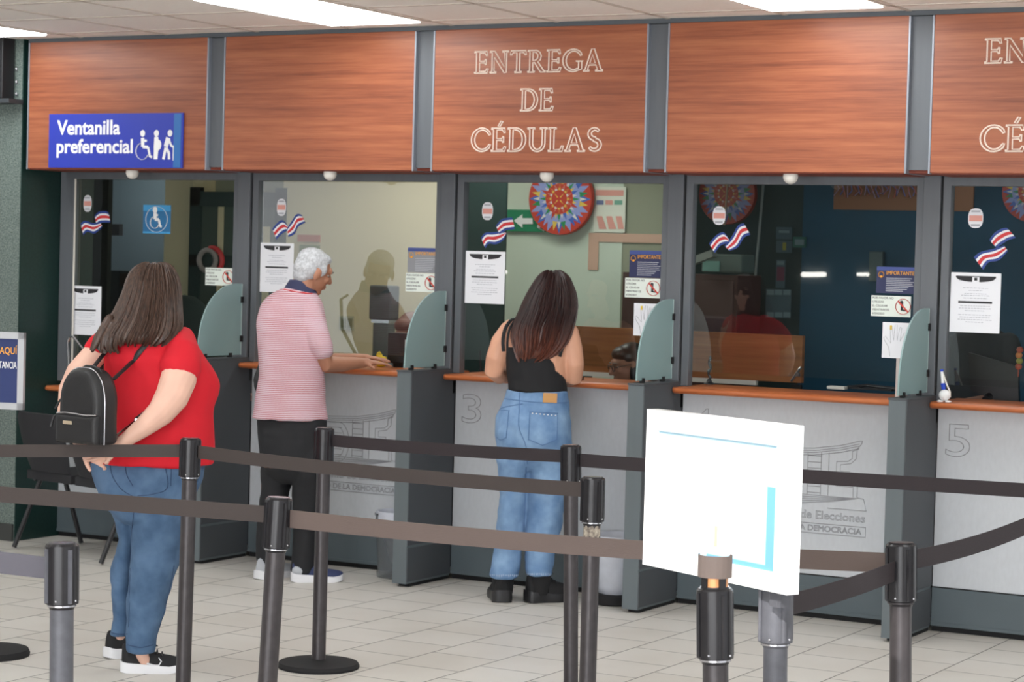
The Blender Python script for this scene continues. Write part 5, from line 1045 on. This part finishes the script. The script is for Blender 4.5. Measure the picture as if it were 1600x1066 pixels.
W2.limb(b,[(803,740,0,20),(800,800,0,15),(792,870,0,11),(788,912,0,9)]); W2.limb(b,[(856,740,0,24),(852,800,0,18),(844,870,0,12),(842,914,0,9)])
body=obj('body',fuse(b,.005,3),SKIN3,t3); eyes(Lw,Mw,t3)
g=MB(); W2.rings(g,interp([(543,787,882,0,.112),(550,787,882,0,.113),(575,790,882,0,.118),(595,793,885,0,.122),(612,794,887,0,.125)]))
tm=obj('strap_top',fuse(g,.0055,4,wr=(.003,(8,8,14))),BTOP,t3,label='black ribbed top')
for P0 in ([(787,548,-.10),(786,530,-.09),(790,512,-.07),(799,500,-.02),(806,499,.05)],[(793,548,-.11),(793,530,-.10),(797,512,-.08),(806,499,-.02),(812,497,.05)]):
    a=MB(); a.tube([Vector(v) for v in resamp([W2.P(*p_) for p_ in P0],12)],.006 if P0[0][0]>790 else .009,8,flat=.5,ref=HR); obj('shoulder_strap',a,BTOP,tm,60)
a=MB(); a.tube([Vector(v) for v in resamp([W2.P(*p_) for p_ in [(874,556,-.1),(880,535,-.09),(882,515,-.07),(878,502,-.01)]],12)],.008,8,flat=.5,ref=HR); obj('shoulder_strap',a,BTOP,tm,60)
g=MB(); W2.rings(g,interp([(609,791,888,0,.122),(618,789,889,0,.128),(640,780,891,-.01,.142),(665,774,893,-.03,.16),(690,774,893,-.03,.165),(712,780,889,-.015,.145),(726,792,876,0,.12),(735,806,860,0,.08)]))
W2.rings(g,interp([(690,782,836,-.01,.12),(715,777,834,-.01,.14),(745,778,824,0,.12),(765,781,822,0,.11),(790,778,822,.01,.11),(812,775,820,.01,.11),(840,774,817,.01,.105),(870,769,814,.01,.1),(902,765,811,.01,.096)]))
W2.rings(g,interp([(690,832,886,-.01,.12),(715,830,891,-.01,.14),(745,824,890,0,.125),(765,824,889,0,.12),(790,823,884,.01,.115),(812,822,879,.01,.11),(840,821,873,.01,.107),(870,820,868,.01,.102),(898,821,863,.01,.098)]))
j2=obj('jeans',fuse(g,.006,7,wr=(.009,(7,7,11))),DEN2,t3,label='light blue denim jeans')
seam(j2,j2,W2,[([(788,623),(820,627),(855,630),(888,629)],),([(812,613),(811,640),(811,668),(822,698),(824,725)],),([(775,641),(785,641),(795,642),(795,643),(793,662),(791,683),(790,684),(785,687),(780,687),(776,683)],),([(828,644),(829,644),(850,645),(870,646),(871,647),(871,666),(870,686),(869,687),(858,692),(848,696),(847,696),(836,691),(826,687),(826,686),(827,664),(828,645)],),([(817,631),(790,636),(778,641)],),([(822,730),(820,800),(817,860)],)],mat('light_stitch',rgb(84,116,160),.8),.0018)
a=MB(); pts=on_surface(j2,W2,[(832+i*6,646+i*.6) for i in range(7)],.003)
for q_ in pts: a.ell(q_,(.004,.003,.003))
if a.v: obj('white_stitching',a,WHITE,j2)
a=MB(); pts=on_surface(j2,W2,[(849,614),(871,615),(870,630),(848,629)],.006)
if len(pts)==4: a.add(pts+[p_+HF*.004 for p_ in pts],[(0,1,2,3),(7,6,5,4),(0,4,5,1),(1,5,6,2),(2,6,7,3),(3,7,4,0)]); obj('waist_patch',a,TANP,j2,label='tan leather waist patch')
a=MB(); pts=on_surface(j2,W2,[(778,632),(785,632),(784,641),(777,641)],.006)
if len(pts)==4: a.add(pts+[p_+HF*.01 for p_ in pts],[(0,1,2,3),(7,6,5,4),(0,4,5,1),(1,5,6,2),(2,6,7,3),(3,7,4,0)]); obj('pocket_tissue',a,mat('pink_paper',rgb(226,150,160),.6),j2,label='pink paper in the back pocket')
for xl,xr,y_ in ((767,809,899),(821,863,897)):
    a=MB()
    for i in range(16):
        pt_=on_surface(j2,W2,[(xl+(xr-xl)*i/15,y_-1)],.001)
        if pt_: a.tube([pt_[0],pt_[0]-ZZ*random.uniform(.006,.013)+HR*random.uniform(-.003,.003)],.0014,4)
    if a.v: obj('frayed_hem',a,mat('frayed_white',rgb(196,208,224),.8),j2)
h=MB(); H2=[(423,856,874,.05,.03),(427,849,880,.05,.06),(434,842,888,.045,.085),(446,834,893,.035,.1),(460,826,898,.02,.108),(476,818,900,.0,.11),(492,811,899,-.02,.108),(508,803,895,-.04,.1),(524,800,890,-.06,.085),(538,803,881,-.075,.065),(550,806,868,-.085,.045),(560,810,846,-.09,.025)]
def ombre():
    mt=hair_mat('ombre_hair',rgb(22,15,17),rgb(58,32,28)); nt=mt.node_tree; b_=nt.nodes['Principled BSDF']; L=nt.links.new
    src=b_.inputs['Base Color'].links[0].from_socket; geo=nt.nodes.new('ShaderNodeNewGeometry'); sp=nt.nodes.new('ShaderNodeSeparateXYZ'); L(geo.outputs['Position'],sp.inputs[0])
    mr=nt.nodes.new('ShaderNodeMapRange'); mr.inputs['From Min'].default_value=W2.P(840,500).z; mr.inputs['From Max'].default_value=W2.P(840,548).z; L(sp.outputs[2],mr.inputs[0])
    n=nt.nodes.new('ShaderNodeTexNoise'); n.inputs['Scale'].default_value=1; mp=nt.nodes.new('ShaderNodeMapping'); mp.inputs['Scale'].default_value=(160,160,8); tc=nt.nodes.new('ShaderNodeTexCoord'); L(tc.outputs['Object'],mp.inputs[0]); L(mp.outputs[0],n.inputs[0])
    cr=nt.nodes.new('ShaderNodeValToRGB'); cr.color_ramp.elements[0].position=.35; cr.color_ramp.elements[0].color=rgb(56,28,24); cr.color_ramp.elements[1].position=.65; cr.color_ramp.elements[1].color=rgb(118,66,48); L(n.outputs[0],cr.inputs[0])
    mx=nt.nodes.new('ShaderNodeMix'); mx.data_type='RGBA'; L(mr.outputs[0],mx.inputs[0]); L(src,mx.inputs[6]); L(cr.outputs[0],mx.inputs[7]); L(mx.outputs[2],b_.inputs['Base Color']); return mt
W2.rings(h,interp(H2)); hm=fuse(h,.0055,3); h=MB(); strands(W2,h,H2,120,4,0,5,wav=6,len_=(.75,1.0),tip=5,a0=PI*.95,a1=PI*2.05)
W2.limb(h,[(894,470,.03,7),(897,490,.0,6),(893,512,-.02,5),(886,534,-.05,3)],8); W2.limb(h,[(889,500,-.03,7),(884,522,-.06,6),(876,544,-.08,3)],8)
hv=MB(); hv.add([v.co.copy() for v in hm.vertices],[tuple(p.vertices) for p in hm.polygons]); join(hv,h); obj('hair',hv,ombre(),t3,70,label='long dark hair with auburn ends')
BS=mat('black_suede',rgb(24,24,26),.85)
A1_=W2.P(786,905); A1_.z=0; A2_=W2.P(843,905); A2_.z=0
shoe(t3,A1_-HF*.07,HF*1-HR*.1,.27,.112,.15,BS,BLK,.045)
s3,_,_=shoe(t3,A2_-(HR*.9+HF*.45)*.07,HR*.9+HF*.45,.24,.108,.15,BS,BLK,.045,lace=BLK)
for v_ in (A1_,A2_):
    a=MB(); a.rings([[v_+HR*(r1*math.cos(q))+HF*(r1*1.1*math.sin(q))+ZZ*z for q in [2*PI*j/18 for j in range(18)]] for z,r1 in ((.04,.05),(.09,.054),(.13,.057),(.165,.056),(.172,.048))]); obj('ankle_collar',smooth(a.mesh(),50),BS,t3)
# ------------------------------------------------------------------ clerks behind the glass
def clerk(hc,fwd,skin,top,hairm,label,body_w=.2,glasses=False,long_=False,hs=1.0):
    t=thing('person',label,'person',(hc.x,hc.y,.0)); b=MB(); L,M=head(b,hc,fwd,ZZ,hs); f2=Vector((fwd.x,fwd.y,0)).normalized(); r2=Vector((f2.y,-f2.x,0))
    b.limb([hc-ZZ*.08-f2*.02,hc-ZZ*.17-f2*.03],[.05,.055],12)
    z0=hc.z-.18; rs=[]
    for z,w_,d_ in ((z0+.02,.06,.05),(z0-.03,.17,.08),(z0-.12,.195,.10),(z0-.3,.17,.11),(z0-.5,.17,.12),(z0-.62,.18,.13)): rs.append([Vector((hc.x,hc.y,z))-f2*.03+r2*(w_*math.cos(q))+f2*(d_*math.sin(q)) for q in [2*PI*j/20 for j in range(20)]])
    b.rings(rs)
    for sx in (-1,1):
        sh=Vector((hc.x,hc.y,z0-.06))-f2*.03+r2*(.18*sx); el=sh+r2*(.05*sx)-ZZ*.26+f2*.05; wr=el+f2*.22-r2*(.06*sx)-ZZ*.02
        b.limb([sh,(sh+el)/2,el,(el+wr)/2,wr],[.048,.044,.038,.034,.026],12); hand(b,wr,f2,-ZZ,sx,.9,.4)
        hp_=Vector((hc.x,hc.y,z0-.6))-f2*.02+r2*(.09*sx); kn=hp_+f2*.4; an=kn-ZZ*max(.25,kn.z-.1); b.limb([hp_,kn,an],[.08,.06,.04],12)
    obj('body',fuse(b,.007,3),skin,t); eyes(L,M,t,hs)
    g=MB(); rs=[]
    for z,w_,d_ in ((z0+.035,.075,.07),(z0-.01,.19,.105),(z0-.1,.225,.13),(z0-.3,.2,.14),(z0-.66,.21,.16)): rs.append([Vector((hc.x,hc.y,z))-f2*.03+r2*(w_*math.cos(q))+f2*(d_*math.sin(q)) for q in [2*PI*j/20 for j in range(20)]])
    g.rings(rs)
    for sx in (-1,1):
        sh=Vector((hc.x,hc.y,z0-.06))-f2*.03+r2*(.18*sx); el=sh+r2*(.05*sx)-ZZ*.26+f2*.05; g.limb([sh+ZZ*.01,sh.lerp(el,.55)],[.07,.062],12)
    obj('shirt',fuse(g,.008,5),top,t)
    h=MB()
    for p,r in (((0,-.022,.044),(.080,.094,.078)),((0,-.045,.0),(.081,.078,.09)),((0,.028,.068),(.066,.056,.044))): h.ell(L(*p),[q*hs for q in r],0,M,20,14)
    if long_: h.ell(L(0,-.07,-.09),(.085*hs,.06*hs,.13*hs),0,M); h.ell(L(.07,-.02,-.08),(.025,.05,.1),0,M); h.ell(L(-.07,-.02,-.08),(.025,.05,.1),0,M)
    obj('hair',fuse(h,.006,3),hairm,t)
    if glasses:
        a=MB()
        for sx in (-1,1): a.tube([L(sx*.032+.023*math.cos(q),.102,.004+.018*math.sin(q)) for q in [i*PI/6 for i in range(12)]],.0022,6,close=True,cap=False); a.tube([L(sx*.055,.1,.008),L(sx*.078,.0,.008)],.002,6)
        a.tube([L(-.01,.104,.006),L(.01,.104,.006)],.002,6); obj('glasses',a,BLK,t,60)
    return t
clerk(onY(982,570,.85),-HR*.85+Vector((0,-.35,-.25)),mat('clerk_skin',rgb(158,114,94),.6),mat('dark_blouse',rgb(30,32,40),.8),HAIRK,'seated clerk with black hair and glasses low behind the glass beside the woman in black',glasses=True,long_=True)
clerk(onY(641,520,.8),Vector((-.3,-1,-.5)),MATS['clerk_skin'],mat('clerk_grey_shirt',rgb(90,100,100),.8),mat('rust_brown_hair',rgb(112,70,56),.6),'seated clerk with reddish-brown hair behind the black monitor at the grey-haired man\'s window',hs=.95)
clerk(onY(1530,468,.95),Vector((-.5,-1,-.2)),MATS['clerk_skin'],mat('clerk_pale_shirt',rgb(40,46,52),.8),HAIRK,'dim seated clerk mostly hidden behind the notice and monitor of the right-edge window')
# ================================================================== LIGHT
wd=bpy.data.worlds.new('world'); SC.world=wd; wd.use_nodes=True; bg=wd.node_tree.nodes['Background']; bg.inputs[0].default_value=(.93,.96,1,1); bg.inputs[1].default_value=2.0
def area(name,loc,size,en,rot=(0,0,0),col=(1,1,1),sy=None):
    l=bpy.data.lights.new(name,'AREA'); l.energy=en; l.size=size; l.color=col
    if sy: l.shape='RECTANGLE'; l.size_y=sy
    o=bpy.data.objects.new(name,l); COL.objects.link(o); o.location=loc; o.rotation_euler=rot; return o
# lamps on the far lobby wall that mirror in the glass
for n_,(xa,xb,yc,rp_) in enumerate(((1255,1288,429,.03),(1341,1356,429,.022),(1424,1426,425,.03),(787,789,425,.03))):
    pa=[]
    for x_ in (xa,xb):
        g_=onY(x_,yc,.018); D_=(g_-CAM); D_.y=-D_.y; pa.append(g_+D_*((-15.86-g_.y)/D_.y))
    t=thing('wall_lamp','bright lamp %s on the far lobby wall, seen only mirrored in the glass'%('bar, longest','bar, shorter','dot, right one','dot, left one')[n_],'lamp',pa[0],group='lamps mirrored in the windows')
    obj('lens',MB().limb([pa[0],pa[1]],[rp_,rp_],10),mat('lamp_lens',(1,.98,.92,1),.4,emit=12),t,60)
area('office_lamp_cream',(.1,1.1,2.58),.9,12,col=(1,.97,.88)); area('office_lamp_middle',(1.1,1.0,2.58),.6,14,col=(.97,1,.93)); area('office_lamp_left',(-2.7,2.0,2.5),.3,9,col=(.95,1,1)); area('office_lamp_right',(3.6,1.3,2.58),.8,8,col=(.85,.95,1))
area('added_rear_fill',(6.7,-15.7,1.5),9,740,rot=(PI/2+.38,0,0),col=(.95,.97,1),sy=2.6)  # unseen area lamp added to brighten the facade and ceiling
sl=bpy.data.lights.new('sun','SUN'); sl.energy=6.5; sl.angle=.01; sl.color=(1,.97,.92); so=bpy.data.objects.new('sun',sl); COL.objects.link(so)
dv=Vector((5.25,-5.3,1.15))-Vector((5.25,-7.3,CZ)); so.rotation_euler=dv.to_track_quat('-Z','Y').to_euler(); so.location=(5.2,-8,6)
SC.view_settings.view_transform='Standard'; SC.view_settings.look='None'; SC.view_settings.gamma=1; SC.view_settings.exposure=-.13
SC.cycles.use_denoising=True
SC.cycles.max_bounces=8; SC.cycles.transparent_max_bounces=12; SC.cycles.sample_clamp_indirect=6
